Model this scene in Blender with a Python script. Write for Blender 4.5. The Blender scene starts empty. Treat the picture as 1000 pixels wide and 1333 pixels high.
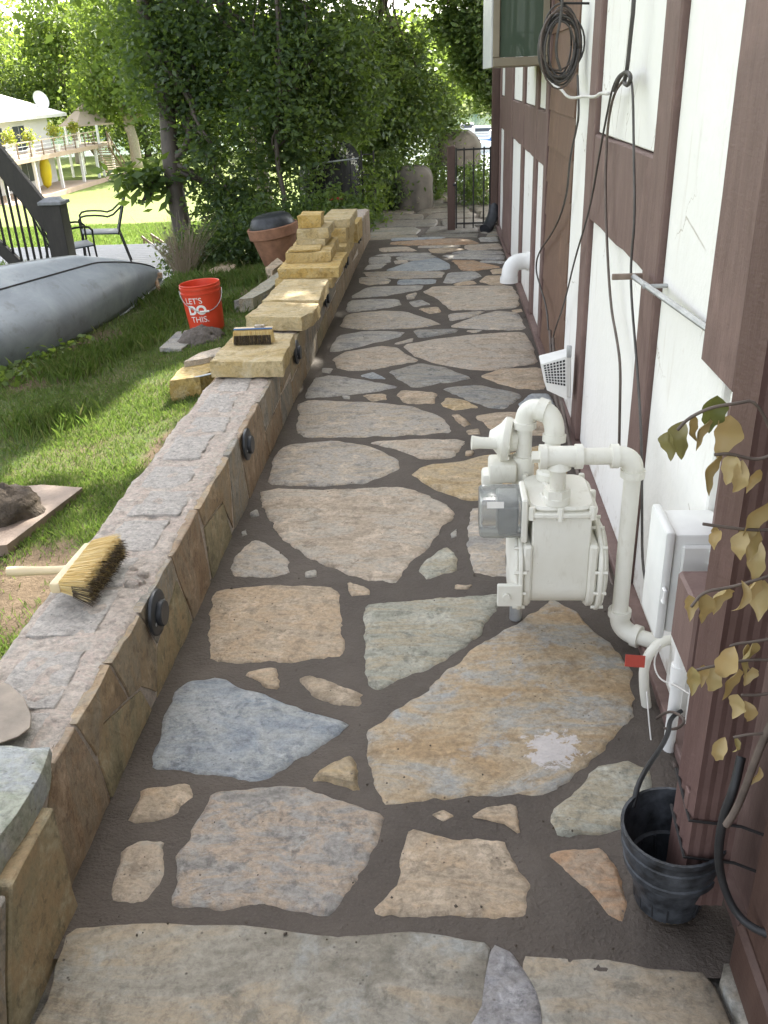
import bpy, bmesh, math, random
import numpy as np
from mathutils import Vector, Matrix, noise

random.seed(7)
rng = np.random.default_rng(7)
scene = bpy.context.scene
C = scene.collection
rad = math.radians

# ------------------------------------------------------------------ camera
# calibrated from the two vanishing points of the photograph (path axis = +Y, up = +Z)
F = 1147.0; PX = 500.0; PY = 666.5
def _n(v):
    v = np.array(v, float); return v / np.linalg.norm(v)
_yv = _n((79, -567, F)); _dv = _n((100, 2334, F))
_dv = _n(_dv - _yv * (_yv @ _dv)); _zv = -_dv; _xv = np.cross(_yv, _zv)
RM = np.array([_xv, _yv, _zv])
EYE = np.array([0.0, 0.0, 1.5])
cam_data = bpy.data.cameras.new('camera')
cam = bpy.data.objects.new('camera', cam_data); C.objects.link(cam)
u, v, w = RM[:, 0], RM[:, 1], RM[:, 2]
cam.matrix_world = Matrix(((u[0], -v[0], -w[0], EYE[0]), (u[1], -v[1], -w[1], EYE[1]),
                           (u[2], -v[2], -w[2], EYE[2]), (0, 0, 0, 1)))
cam_data.sensor_fit = 'VERTICAL'; cam_data.sensor_height = 24.0
cam_data.lens = F / 1333.0 * 24.0
cam_data.clip_start = 0.02; cam_data.clip_end = 3000
scene.camera = cam

# ------------------------------------------------------------------ sky, sun, exposure
SUN_AZ, SUN_EL = rad(13), rad(39)       # to the right of +Y, above the horizon
wd = bpy.data.worlds.new('World'); scene.world = wd; wd.use_nodes = True
nt = wd.node_tree; nt.nodes.clear()
sky = nt.nodes.new('ShaderNodeTexSky'); sky.sky_type = 'NISHITA'; sky.sun_disc = False
sky.sun_elevation = SUN_EL; sky.sun_rotation = SUN_AZ
sky.air_density = 1.0; sky.dust_density = 3.0; sky.ozone_density = 0.6
hs = nt.nodes.new('ShaderNodeHueSaturation'); hs.inputs['Saturation'].default_value = 0.32
bg = nt.nodes.new('ShaderNodeBackground'); bg.inputs['Strength'].default_value = 0.15
wo = nt.nodes.new('ShaderNodeOutputWorld')
nt.links.new(sky.outputs[0], hs.inputs['Color']); nt.links.new(hs.outputs[0], bg.inputs['Color'])
nt.links.new(bg.outputs[0], wo.inputs['Surface'])
sd = bpy.data.lights.new('sun', 'SUN'); sun = bpy.data.objects.new('sun', sd); C.objects.link(sun)
sd.energy = 4.8; sd.angle = rad(0.53); sd.color = (1.0, 0.94, 0.82)
SUN = Vector((math.sin(SUN_AZ) * math.cos(SUN_EL), math.cos(SUN_AZ) * math.cos(SUN_EL), math.sin(SUN_EL)))
sun.rotation_euler = SUN.to_track_quat('Z', 'Y').to_euler()
vs = scene.view_settings
vs.view_transform = 'Standard'; vs.look = 'None'; vs.gamma = 1.0; vs.use_curve_mapping = False
vs.exposure = 2.2
cy = scene.cycles
cy.max_bounces = 7; cy.diffuse_bounces = 5; cy.glossy_bounces = 3; cy.transmission_bounces = 6
cy.transparent_max_bounces = 8; cy.caustics_reflective = False; cy.caustics_refractive = False
cy.use_denoising = True; cy.sample_clamp_indirect = 8

# ------------------------------------------------------------------ pixel helpers
def _ray(x, y): return RM @ np.array([x - PX, y - PY, F])
def at_z(x, y, z=0.0):
    d = _ray(x, y); return Vector(EYE + d * (z - EYE[2]) / d[2])
def at_x(x, y, X):
    d = _ray(x, y); return Vector(EYE + d * (X - EYE[0]) / d[0])
def at_y(x, y, Y):
    d = _ray(x, y); return Vector(EYE + d * (Y - EYE[1]) / d[1])

# ------------------------------------------------------------------ materials
MATS = {}
def _mat(name):
    m = bpy.data.materials.new(name); m.use_nodes = True
    t = m.node_tree; t.nodes.clear()
    out = t.nodes.new('ShaderNodeOutputMaterial'); b = t.nodes.new('ShaderNodeBsdfPrincipled')
    t.links.new(b.outputs[0], out.inputs['Surface'])
    MATS[name] = m
    return m, t, b, out
def N(t, kind, **kw):
    n = t.nodes.new(kind)
    for k, val in kw.items():
        if k in n.inputs: n.inputs[k].default_value = val
        else: setattr(n, k, val)
    return n
def coords(t, scale=(1, 1, 1), rot=(0, 0, 0), per_object=True):
    tc = N(t, 'ShaderNodeTexCoord'); mp = N(t, 'ShaderNodeMapping')
    mp.inputs['Scale'].default_value = scale; mp.inputs['Rotation'].default_value = rot
    t.links.new(tc.outputs['Object'], mp.inputs['Vector'])
    if per_object:
        oi = N(t, 'ShaderNodeObjectInfo')
        mul = N(t, 'ShaderNodeMath', operation='MULTIPLY'); mul.inputs[1].default_value = 37.0
        t.links.new(oi.outputs['Random'], mul.inputs[0]); t.links.new(mul.outputs[0], mp.inputs['Location'])
    return mp.outputs[0]
def nz(t, vec, scale, detail=4, rough=0.55, dist=0.0):
    n = N(t, 'ShaderNodeTexNoise'); n.inputs['Scale'].default_value = scale
    n.inputs['Detail'].default_value = detail; n.inputs['Roughness'].default_value = rough
    n.inputs['Distortion'].default_value = dist
    t.links.new(vec, n.inputs['Vector']); return n.outputs['Fac']
def ramp(t, fac, stops):
    r = N(t, 'ShaderNodeValToRGB'); e = r.color_ramp.elements
    while len(e) < len(stops): e.new(0.5)
    for i, (p, c) in enumerate(stops):
        e[i].position = p; e[i].color = (*c, 1) if len(c) == 3 else c
    t.links.new(fac, r.inputs[0]); return r.outputs[0]
def mix(t, fac, a, b, mode='MIX'):
    m = N(t, 'ShaderNodeMix', data_type='RGBA', blend_type=mode)
    for s, val in ((0, fac), (6, a), (7, b)):
        if isinstance(val, (int, float)): m.inputs[s].default_value = val
        elif isinstance(val, tuple): m.inputs[s].default_value = (*val, 1) if len(val) == 3 else val
        else: t.links.new(val, m.inputs[s])
    return m.outputs[2]
def bump(t, b, heights, dist=0.01):
    prev = None
    for h, s in heights:
        bp = N(t, 'ShaderNodeBump'); bp.inputs['Strength'].default_value = s; bp.inputs['Distance'].default_value = dist
        t.links.new(h, bp.inputs['Height'])
        if prev is not None: t.links.new(prev, bp.inputs['Normal'])
        prev = bp.outputs[0]
    t.links.new(prev, b.inputs['Normal'])
BW = lambda lo, hi: [(lo, (0, 0, 0)), (hi, (1, 1, 1))]

def stone(name, c1, c2, c3, spot=(.14, .11, .09), scale=5.0, streak=None, pale=None, rough=.62, bs=.7, gain=1.0, grain=.8, stain=None):
    m, t, b, o = _mat(name)
    c1, c2, c3 = [tuple(x * gain for x in c) for c in (c1, c2, c3)]
    vec = coords(t)
    v2 = coords(t, scale=streak or (1, 2.4, 1), rot=(0, 0, .5))
    big = nz(t, v2, scale * .75, 10, .66, .6)
    col = ramp(t, big, [(.37, c1), (.46, c2), (.54, c3), (.63, c2)])
    bl = nz(t, vec, scale * 2.1, 8, .72, .4)
    pl = pale or tuple(min(1, x * 1.25 + .07) for x in c2)
    col = mix(t, ramp(t, bl, [(.53, (0, 0, 0)), (.66, (.85, .85, .85))]), col, pl)
    st = nz(t, vec, scale * 3.7, 8, .7, .3)
    col = mix(t, ramp(t, st, [(.36, (.7, .7, .7)), (.47, (0, 0, 0))]), col, tuple(x * .62 for x in c1))
    fine = nz(t, vec, 70, 8, .75, .4)
    g = ramp(t, fine, [(.30, (.50, .49, .48)), (.5, (.97, .97, .97)), (.68, (1.32, 1.32, 1.32))])
    col = mix(t, grain, col, g, 'MULTIPLY')
    sp = N(t, 'ShaderNodeTexVoronoi'); sp.inputs['Scale'].default_value = 46
    t.links.new(vec, sp.inputs['Vector'])
    msk = mix(t, 1.0, ramp(t, sp.outputs['Distance'], [(.06, (1, 1, 1)), (.17, (0, 0, 0))]), ramp(t, nz(t, vec, 13, 3), BW(.5, .6)), 'MULTIPLY')
    col = mix(t, msk, col, spot)
    if stain:      # dried lime splash, in the place the photograph shows it
        ge = N(t, 'ShaderNodeNewGeometry'); vd = N(t, 'ShaderNodeVectorMath', operation='DISTANCE'); t.links.new(ge.outputs['Position'], vd.inputs[0]); vd.inputs[1].default_value = (stain[0], stain[1], 0)
        nn_ = nz(t, ge.outputs['Position'], 34, 9, .72, .6)
        m1 = N(t, 'ShaderNodeMath', operation='MULTIPLY_ADD'); m1.inputs[1].default_value = -1.0 / stain[2]; t.links.new(vd.outputs['Value'], m1.inputs[0])
        m2 = N(t, 'ShaderNodeMath', operation='MULTIPLY_ADD'); m2.inputs[1].default_value = 3.2; m2.inputs[2].default_value = -.75; t.links.new(nn_, m2.inputs[0]); t.links.new(m2.outputs[0], m1.inputs[2])
        col = mix(t, ramp(t, m1.outputs[0], [(.10, (0, 0, 0)), (.22, (.85, .85, .85))]), col, mix(t, nn_, (.55, .50, .49), (.80, .75, .73)))
    t.links.new(col, b.inputs['Base Color'])
    b.inputs['Roughness'].default_value = rough; b.inputs['Specular IOR Level'].default_value = .5
    lay = nz(t, v2, 17, 8, .66, 1.6)
    bump(t, b, [(big, bs), (lay, bs), (fine, bs * .8)], .02)
    return m

stone('flag_tan', (.31, .24, .165), (.41, .325, .235), (.43, .315, .205), spot=(.16, .12, .08), gain=1.22)
stone('flag_pink', (.34, .272, .20), (.43, .345, .26), (.40, .355, .295), gain=1.22)
stone('flag_mixed', (.28, .26, .235), (.41, .335, .25), (.37, .34, .305), gain=1.22)
stone('flag_grey', (.235, .23, .225), (.33, .31, .285), (.38, .345, .29), gain=1.22)
stone('flag_dark', (.20, .20, .19), (.30, .29, .27), (.37, .33, .27), streak=(1, 3, 1))
stone('flag_blue', (.27, .305, .345), (.36, .385, .41), (.42, .43, .42), pale=(.50, .51, .51), spot=(.15, .16, .18))
stone('flag_rust', (.36, .20, .105), (.42, .26, .15), (.37, .28, .20), gain=1.12)
stone('flag_green', (.32, .315, .25), (.44, .425, .35), (.46, .39, .27), streak=(1, 4, 1))
stone('flag_great', (.46, .32, .18), (.50, .39, .26), (.42, .40, .36), pale=(.42, .43, .43), spot=(.09, .06, .03), scale=4, stain=(*at_z(460 + 590 * .44, 760 + 490 * .44, .01).xy, .085))
stone('flag_mottle', (.22, .205, .185), (.32, .295, .27), (.40, .31, .23), pale=(.45, .43, .40), scale=8, gain=1.22)
stone('flag_ochre', (.36, .25, .12), (.44, .33, .19), (.38, .30, .2), gain=1.22)
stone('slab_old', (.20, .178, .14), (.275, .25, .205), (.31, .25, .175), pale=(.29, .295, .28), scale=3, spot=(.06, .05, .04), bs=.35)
stone('slab_dim', (.11, .10, .085), (.17, .155, .13), (.20, .165, .13), scale=5)  # darker old-slab tone: shade of the yard put into the colour
stone('seam_grey', (.26, .255, .26), (.37, .355, .36), (.33, .31, .30), scale=9)
stone('face_brown', (.20, .135, .075), (.30, .21, .12), (.255, .21, .15), streak=(1, 1, .5), scale=6, bs=.4, gain=1.02, grain=.5)
stone('face_olive', (.185, .155, .09), (.27, .225, .135), (.33, .235, .13), streak=(1, 1, .5), scale=6, bs=.4, gain=1.02, grain=.5)
stone('face_rust', (.21, .135, .08), (.29, .20, .125), (.26, .205, .145), scale=6, bs=.4, gain=1.02, grain=.5)
stone('face_grey', (.18, .165, .14), (.25, .225, .19), (.30, .235, .16), scale=6, bs=.4, gain=1.02, grain=.5)
stone('sandstone', (.46, .30, .09), (.58, .405, .145), (.60, .45, .21), pale=(.62, .50, .28), spot=(.3, .18, .05), scale=6, bs=.8, gain=.97, grain=.55)
stone('sandstone_pale', (.50, .36, .15), (.60, .455, .225), (.62, .50, .29), pale=(.66, .56, .37), spot=(.3, .2, .08), scale=5, bs=.8, gain=.97, grain=.55)
stone('sandstone_gold', (.48, .30, .075), (.60, .40, .12), (.60, .44, .18), pale=(.58, .47, .27), spot=(.25, .15, .05), scale=7, bs=.7, gain=.95, grain=.5)
stone('cap_green', (.33, .36, .27), (.42, .43, .35), (.40, .42, .43), pale=(.5, .47, .41), scale=4, streak=(1, 2.5, 1))
stone('mortar_dry', (.48, .40, .34), (.58, .50, .43), (.53, .43, .37), pale=(.61, .565, .50), spot=(.25, .18, .15), scale=8, bs=1.0, gain=1.22)
stone('block_grey', (.48, .43, .39), (.57, .525, .48), (.53, .475, .435), pale=(.61, .57, .53), spot=(.15, .15, .13), scale=16, bs=1.0, gain=1.15)

def plain(name, col, rough=.6, var=.25, scale=12, bs=.2, metal=0.0, bscale=60, spec=.4, stretch=(1, 1, 1), dist=.004):
    m, t, b, o = _mat(name)
    vec = coords(t, scale=stretch)
    f = nz(t, vec, scale, 6, .6)
    c = ramp(t, f, [(.3, tuple(x * (1 - var) for x in col)), (.7, tuple(min(1, x * (1 + var)) for x in col))])
    t.links.new(c, b.inputs['Base Color'])
    b.inputs['Roughness'].default_value = rough; b.inputs['Metallic'].default_value = metal
    b.inputs['Specular IOR Level'].default_value = spec
    if bs: bump(t, b, [(nz(t, vec, bscale, 5, .6), bs)], dist)
    return m

def wet_mortar():
    m, t, b, o = _mat('mortar_wet')
    vec = coords(t, per_object=False)
    f = nz(t, vec, 3.2, 6, .6)
    c = ramp(t, f, [(.3, (.060, .047, .038)), (.55, (.085, .068, .055)), (.75, (.118, .095, .077))])
    g = nz(t, vec, 140, 4, .7)
    c = mix(t, ramp(t, g, [(.5, (0, 0, 0)), (.9, (.6, .6, .6))]), c, (.15, .125, .105))
    t.links.new(c, b.inputs['Base Color'])
    b.inputs['Roughness'].default_value = .66; b.inputs['Specular IOR Level'].default_value = .4
    bump(t, b, [(nz(t, vec, 22, 6, .65), .7), (nz(t, coords(t, scale=(1, 1.6, 1), per_object=False), 60, 5, .6), .5), (g, .5)], .01)
wet_mortar()
plain('mortar_heap', (.085, .066, .05), .9, .35, 30, .9, bscale=45, dist=.02)
plain('mortar_grey_heap', (.12, .10, .085), .9, .3, 30, .9, bscale=45, dist=.02)
def plaster():
    m, t, b, o = _mat('plaster')
    vec = coords(t)
    c = ramp(t, nz(t, vec, 1.7, 5, .6), [(.3, (.78, .765, .715)), (.7, (.85, .84, .805))])
    st = nz(t, coords(t, scale=(1, 3, .35)), 9, 6, .65)
    c = mix(t, ramp(t, st, [(.58, (0, 0, 0)), (.80, (.5, .5, .5))]), c, (.56, .50, .42))
    # splashed dirt and flaking near the ground, thin cracks
    ge = N(t, 'ShaderNodeNewGeometry'); sx = N(t, 'ShaderNodeSeparateXYZ'); t.links.new(ge.outputs['Position'], sx.inputs[0])
    n2 = nz(t, ge.outputs['Position'], 14, 8, .7)
    ma = N(t, 'ShaderNodeMath', operation='MULTIPLY_ADD'); ma.inputs[1].default_value = -1.6; t.links.new(sx.outputs['Z'], ma.inputs[0]); t.links.new(n2, ma.inputs[2])
    c = mix(t, ramp(t, ma.outputs[0], [(.40, (0, 0, 0)), (.56, (.75, .75, .75))]), c, (.45, .39, .31))
    fl = nz(t, vec, 6, 9, .75, 1.0)
    c = mix(t, ramp(t, fl, [(.66, (0, 0, 0)), (.70, (.7, .7, .7))]), c, (.60, .54, .45))
    vo = N(t, 'ShaderNodeTexVoronoi', feature='DISTANCE_TO_EDGE'); vo.inputs['Scale'].default_value = 2.6
    wv = mix(t, .12, vec, nz(t, vec, 9, 5), 'ADD'); t.links.new(wv, vo.inputs['Vector'])
    ck = mix(t, 1.0, ramp(t, vo.outputs['Distance'], [(.0, (1, 1, 1)), (.008, (0, 0, 0))]), ramp(t, nz(t, vec, 2.2, 3), BW(.52, .6)), 'MULTIPLY')
    c = mix(t, ck, c, (.42, .37, .31))
    t.links.new(c, b.inputs['Base Color']); b.inputs['Roughness'].default_value = .7
    bump(t, b, [(nz(t, vec, 26, 6, .65), .35), (nz(t, vec, 4, 5), .5), (fl, .15)], .008)
plaster()
def timber(name, a, bcol):
    m, t, b, o = _mat(name)
    vec = coords(t, scale=(1, 1, .18))
    c = ramp(t, nz(t, vec, 26, 7, .65), [(.28, a), (.72, bcol)])
    w2 = nz(t, coords(t), 5, 5, .6)
    c = mix(t, ramp(t, w2, [(.55, (0, 0, 0)), (.8, (.5, .5, .5))]), c, tuple(x * 1.6 for x in bcol))
    t.links.new(c, b.inputs['Base Color']); b.inputs['Roughness'].default_value = .6
    bump(t, b, [(nz(t, vec, 60, 6, .7), .5), (nz(t, coords(t, scale=(1, 1, 3)), 45, 2), .25)], .004)
timber('timber', (.125, .075, .064), (.185, .12, .104))
timber('shingle_wood', (.11, .058, .036), (.165, .095, .062))
timber('pipe_brown', (.10, .056, .048), (.14, .084, .073))
timber('post_dark', (.055, .028, .02), (.09, .05, .036))
timber('wood_dark', (.018, .015, .014), (.032, .027, .024))
timber('deck_wood', (.16, .165, .175), (.24, .245, .26))
timber('bark', (.045, .035, .027), (.095, .075, .058))
timber('bark_pale', (.20, .16, .12), (.38, .33, .27))
timber('board_wood', (.17, .12, .09), (.25, .19, .15))
def meterpaint():
    m, t, b, o = _mat('meter_paint')
    vec = coords(t)
    c = ramp(t, nz(t, vec, 6, 5, .6), [(.3, (.66, .64, .56)), (.7, (.74, .725, .655))])
    c = mix(t, ramp(t, nz(t, coords(t, scale=(1, 1, .3)), 30, 7, .7), [(.56, (0, 0, 0)), (.74, (.55, .55, .55))]), c, (.47, .43, .34))
    c = mix(t, ramp(t, nz(t, vec, 55, 5, .75), [(.70, (0, 0, 0)), (.74, (1, 1, 1))]), c, (.16, .12, .09))
    d = nz(t, vec, 28, 6, .7)
    c = mix(t, ramp(t, d, [(.66, (0, 0, 0)), (.74, (.8, .8, .8))]), c, (.50, .46, .38))
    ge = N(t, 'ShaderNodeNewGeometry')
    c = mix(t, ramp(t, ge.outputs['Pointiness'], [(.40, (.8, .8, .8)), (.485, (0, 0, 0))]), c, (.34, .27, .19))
    t.links.new(c, b.inputs['Base Color']); b.inputs['Roughness'].default_value = .46
    bump(t, b, [(nz(t, vec, 90, 4, .6), .12)], .004)
meterpaint()
plain('white_plastic', (.78, .775, .745), .45, .06, 10, .05)
plain('box_plastic', (.72, .72, .69), .5, .07, 10, .05)
plain('galvanised', (.42, .43, .43), .45, .2, 20, .1, metal=.6)
plain('black_plastic', (.03, .032, .036), .42, .35, 25, .15)
plain('pot_black', (.04, .044, .05), .5, .85, 30, .35, bscale=90)
plain('black_rubber', (.02, .02, .021), .55, .3, 25, .1)
plain('cable_dark', (.075, .068, .062), .55, .3, 25, .1)
plain('cable_brown', (.11, .085, .07), .6, .3, 25, .1)
plain('cable_white', (.62, .60, .56), .5, .1, 25, .05)
plain('red_tag', (.42, .06, .04), .5, .1, 25, 0)
plain('iron', (.02, .018, .018), .55, .3, 20, .2)
plain('chair_sling', (.06, .075, .09), .6, .2, 60, .2)
plain('bucket_red', (.62, .06, .026), .38, .1, 6, .03, spec=.5)
plain('letter_white', (.8, .78, .74), .5, .03, 6, 0)
plain('steel', (.5, .5, .5), .35, .1, 20, .05, metal=.9)
plain('trowel_steel', (.22, .18, .14), .55, .25, 16, .2, metal=.15)
plain('terracotta', (.26, .13, .078), .8, .25, 14, .25)
plain('tarp', (.10, .09, .08), .8, .25, 6, .3, bscale=25)
plain('tarp_black', (.014, .015, .017), .7, .3, 6, .3, bscale=25)
plain('window_frame', (.25, .215, .15), .5, .1, 10, .05)
plain('window_edge', (.55, .56, .55), .4, .1, 10, .02)
plain('handle_wood', (.62, .50, .32), .5, .12, 14, .1, stretch=(.3, 1, 1))
plain('curtain', (.20, .26, .19), .8, .75, 7, .2, stretch=(1, 1, .25))
plain('shore_white', (.75, .75, .73), .5, .1, 3, 0)
plain('far_wall', (.74, .73, .70), .7, .06, .5, 0)
plain('far_roof', (.62, .60, .57), .6, .08, 1, .05)
plain('far_tan_roof', (.42, .34, .27), .7, .1, 1, .05)
plain('far_deck', (.50, .40, .31), .7, .15, 1, 0)
plain('far_dark', (.05, .06, .075), .3, .2, 1, 0)
plain('far_fascia', (.45, .33, .25), .7, .1, 1, 0)
plain('rail_brown', (.22, .15, .11), .6, .15, 2, 0)
plain('kayak_yellow', (.75, .60, .03), .4, .05, 2, 0)
plain('boat_blue', (.06, .16, .38), .4, .1, 2, 0)
plain('boat_red', (.5, .08, .07), .4, .1, 2, 0)
plain('flower_red', (.55, .05, .05), .6, .1, 20, 0)

def canoe_metal():
    m, t, b, o = _mat('canoe_metal')
    vec = coords(t, per_object=False)
    c = ramp(t, nz(t, vec, 2.2, 8, .7, .6), [(.3, (.20, .22, .245)), (.55, (.28, .305, .33)), (.75, (.36, .38, .395))])
    s = nz(t, coords(t, scale=(6, 1, 1), per_object=False), 12, 6, .7)
    c = mix(t, ramp(t, s, [(.64, (0, 0, 0)), (.76, (.7, .7, .7))]), c, (.46, .46, .45))
    c = mix(t, ramp(t, nz(t, vec, 6, 6, .7), [(.56, (0, 0, 0)), (.75, (.6, .6, .6))]), c, (.12, .11, .095))
    t.links.new(c, b.inputs['Base Color']); b.inputs['Roughness'].default_value = .55; b.inputs['Metallic'].default_value = .25
    bump(t, b, [(nz(t, vec, 5, 4), .25)], .01)
canoe_metal()

def leafmat(name, cols, trans=.5, gloss=.45, tint=(.30, .42, .05), per_obj=False):
    m, t, b, out = _mat(name)
    g = N(t, 'ShaderNodeNewGeometry')
    oi = N(t, 'ShaderNodeObjectInfo')
    c = ramp(t, oi.outputs['Random'] if per_obj else g.outputs['Random Per Island'], [(i / max(1, len(cols) - 1), cc) for i, cc in enumerate(cols)])
    t.links.new(c, b.inputs['Base Color']); b.inputs['Roughness'].default_value = gloss
    b.inputs['Specular IOR Level'].default_value = .35
    tr = N(t, 'ShaderNodeBsdfTranslucent')
    br = mix(t, .7, c, tint)
    t.links.new(br, tr.inputs['Color'])
    mx = N(t, 'ShaderNodeMixShader'); mx.inputs[0].default_value = trans
    t.links.new(b.outputs[0], mx.inputs[1]); t.links.new(tr.outputs[0], mx.inputs[2])
    t.links.new(mx.outputs[0], out.inputs['Surface'])
leafmat('leaf_dark', [(.042, .072, .040), (.062, .10, .05), (.10, .145, .055), (.05, .083, .05)], .48, .36)
leafmat('leaf_mid', [(.040, .075, .028), (.06, .10, .034), (.085, .13, .038)], .42)
leafmat('leaf_light', [(.07, .12, .03), (.11, .16, .04), (.14, .17, .05)], .5)
leafmat('leaf_far', [(.07, .11, .04), (.10, .14, .05), (.13, .16, .07)], .4)
leafmat('leaf_dry', [(.40, .30, .14), (.50, .40, .21), (.26, .20, .085), (.44, .32, .15), (.30, .27, .11)], .2, tint=(0.5, 0.33, 0.12), per_obj=True)
leafmat('leaf_dry_green', [(.10, .12, .035), (.17, .16, .06), (.22, .19, .08)], .25, tint=(0.3, 0.3, 0.08), per_obj=True)
leafmat('leaf_yellow', [(.25, .25, .04), (.4, .34, .05), (.14, .2, .04)], .4)
leafmat('grass_blade', [(.095, .16, .042), (.13, .20, .052), (.17, .225, .062), (.135, .205, .05), (.29, .265, .12), (.115, .18, .047)], .3, tint=(.22, .36, .05))
leafmat('bristle_pale', [(.66, .48, .19), (.75, .58, .27), (.8, .66, .36)], .15, tint=(0.6, 0.45, 0.2))
leafmat('bristle_dark', [(.05, .033, .018), (.10, .07, .035)], .05, tint=(0.1, 0.07, 0.03))
leafmat('dry_twig', [(.22, .17, .12), (.3, .25, .18)], .1, tint=(0.3, 0.25, 0.18))

def groundmat():
    m, t, b, o = _mat('lawn_soil')
    vec = coords(t, per_object=False)
    c = ramp(t, nz(t, vec, 1.6, 8, .65), [(.33, (.12, .09, .055)), (.43, (.095, .11, .045)), (.6, (.08, .125, .04))])
    c = mix(t, ramp(t, nz(t, vec, 30, 5, .7), BW(.4, .75)), c, (.13, .11, .055))
    # bare soil where the masons work
    at_ = N(t, 'ShaderNodeAttribute', attribute_name='bare')
    mk = mix(t, .35, at_.outputs['Color'], nz(t, vec, 9, 6, .7), 'LINEAR_LIGHT')
    c = mix(t, ramp(t, mk, BW(.25, .6)), c, ramp(t, nz(t, vec, 18, 6, .7), [(.3, (.10, .072, .047)), (.7, (.17, .128, .088))]))
    t.links.new(c, b.inputs['Base Color']); b.inputs['Roughness'].default_value = .95
    b.inputs['Specular IOR Level'].default_value = .1
    bump(t, b, [(nz(t, vec, 60, 5, .7), .8)], .02)
groundmat()
plain('soil', (.125, .092, .062), .95, .35, 14, .9, bscale=50, dist=.02, spec=.1)
plain('far_grass', (.15, .19, .055), .95, .2, 4, .5, bscale=30, dist=.03, spec=.1)
def glass(name, col, rough=.03, tr=.8):
    m, t, b, o = _mat(name)
    b.inputs['Base Color'].default_value = (*col, 1); b.inputs['Roughness'].default_value = rough
    b.inputs['Transmission Weight'].default_value = tr; b.inputs['IOR'].default_value = 1.45
    m.diffuse_color = (*col, .4)
glass('clear_plastic', (.72, .74, .72), .12, .75)
glass('window_glass', (.10, .14, .10), .02, .25)
m, t, b, o = _mat('chair_mesh'); b.inputs['Base Color'].default_value = (.10, .13, .09, 1); b.inputs['Alpha'].default_value = .45; b.inputs['Roughness'].default_value = .7
m, t, b, o = _mat('lake'); b.inputs['Base Color'].default_value = (.05, .09, .12, 1); b.inputs['Roughness'].default_value = .08
bump(t, b, [(nz(t, coords(t, per_object=False), .8, 4), .3)], .3)

# ------------------------------------------------------------------ object helpers
WL = {}
def link(name, me, mat=None, parent=None, smooth=False, recenter=True):
    n = len(me.vertices)
    co = np.empty(n * 3, np.float64); me.vertices.foreach_get('co', co); co = co.reshape(-1, 3)
    c = (co.min(0) + co.max(0)) / 2 if (recenter and n) else np.zeros(3)
    if recenter and n:
        co -= c; me.vertices.foreach_set('co', co.ravel())
    if smooth is True:
        me.polygons.foreach_set('use_smooth', [True] * len(me.polygons))
    o = bpy.data.objects.new(name, me); C.objects.link(o)
    if mat: me.materials.append(MATS[mat])
    wl = Vector(c)
    if parent is not None:
        o.parent = parent; o.location = wl - WL[parent]
    else: o.location = wl
    WL[o] = wl
    if smooth == 'auto':
        me.polygons.foreach_set('use_smooth', [True] * len(me.polygons))
        me.set_sharp_from_angle(angle=rad(35))
    return o
def tag(o, label=None, cat=None, group=None, kind=None):
    if label: o['label'] = label
    if cat: o['category'] = cat
    if group: o['group'] = group
    if kind: o['kind'] = kind
    return o
def thing(name, label, cat, loc, group=None):
    o = bpy.data.objects.new(name, None); C.objects.link(o); o.empty_display_size = .1
    o.location = loc; WL[o] = Vector(loc)
    return tag(o, label, cat, group)
def pydata(name, verts, faces, mat=None, parent=None, smooth=False):
    me = bpy.data.meshes.new(name); me.from_pydata([tuple(p) for p in verts], [], faces); me.update()
    return link(name, me, mat, parent, smooth)
def dup(root, loc, label=None, group=None, rotz=0.0, scale=1.0):
    r = root.copy(); C.objects.link(r); r.location = loc; r.rotation_euler = (0, 0, rotz); r.scale = (scale,) * 3
    WL[r] = Vector(loc)
    if label: r['label'] = label
    if group: r['group'] = group
    for ch in list(root.children):
        c = ch.copy(); C.objects.link(c); c.parent = r
        for g in list(ch.children):
            d = g.copy(); C.objects.link(d); d.parent = c
    return r

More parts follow.
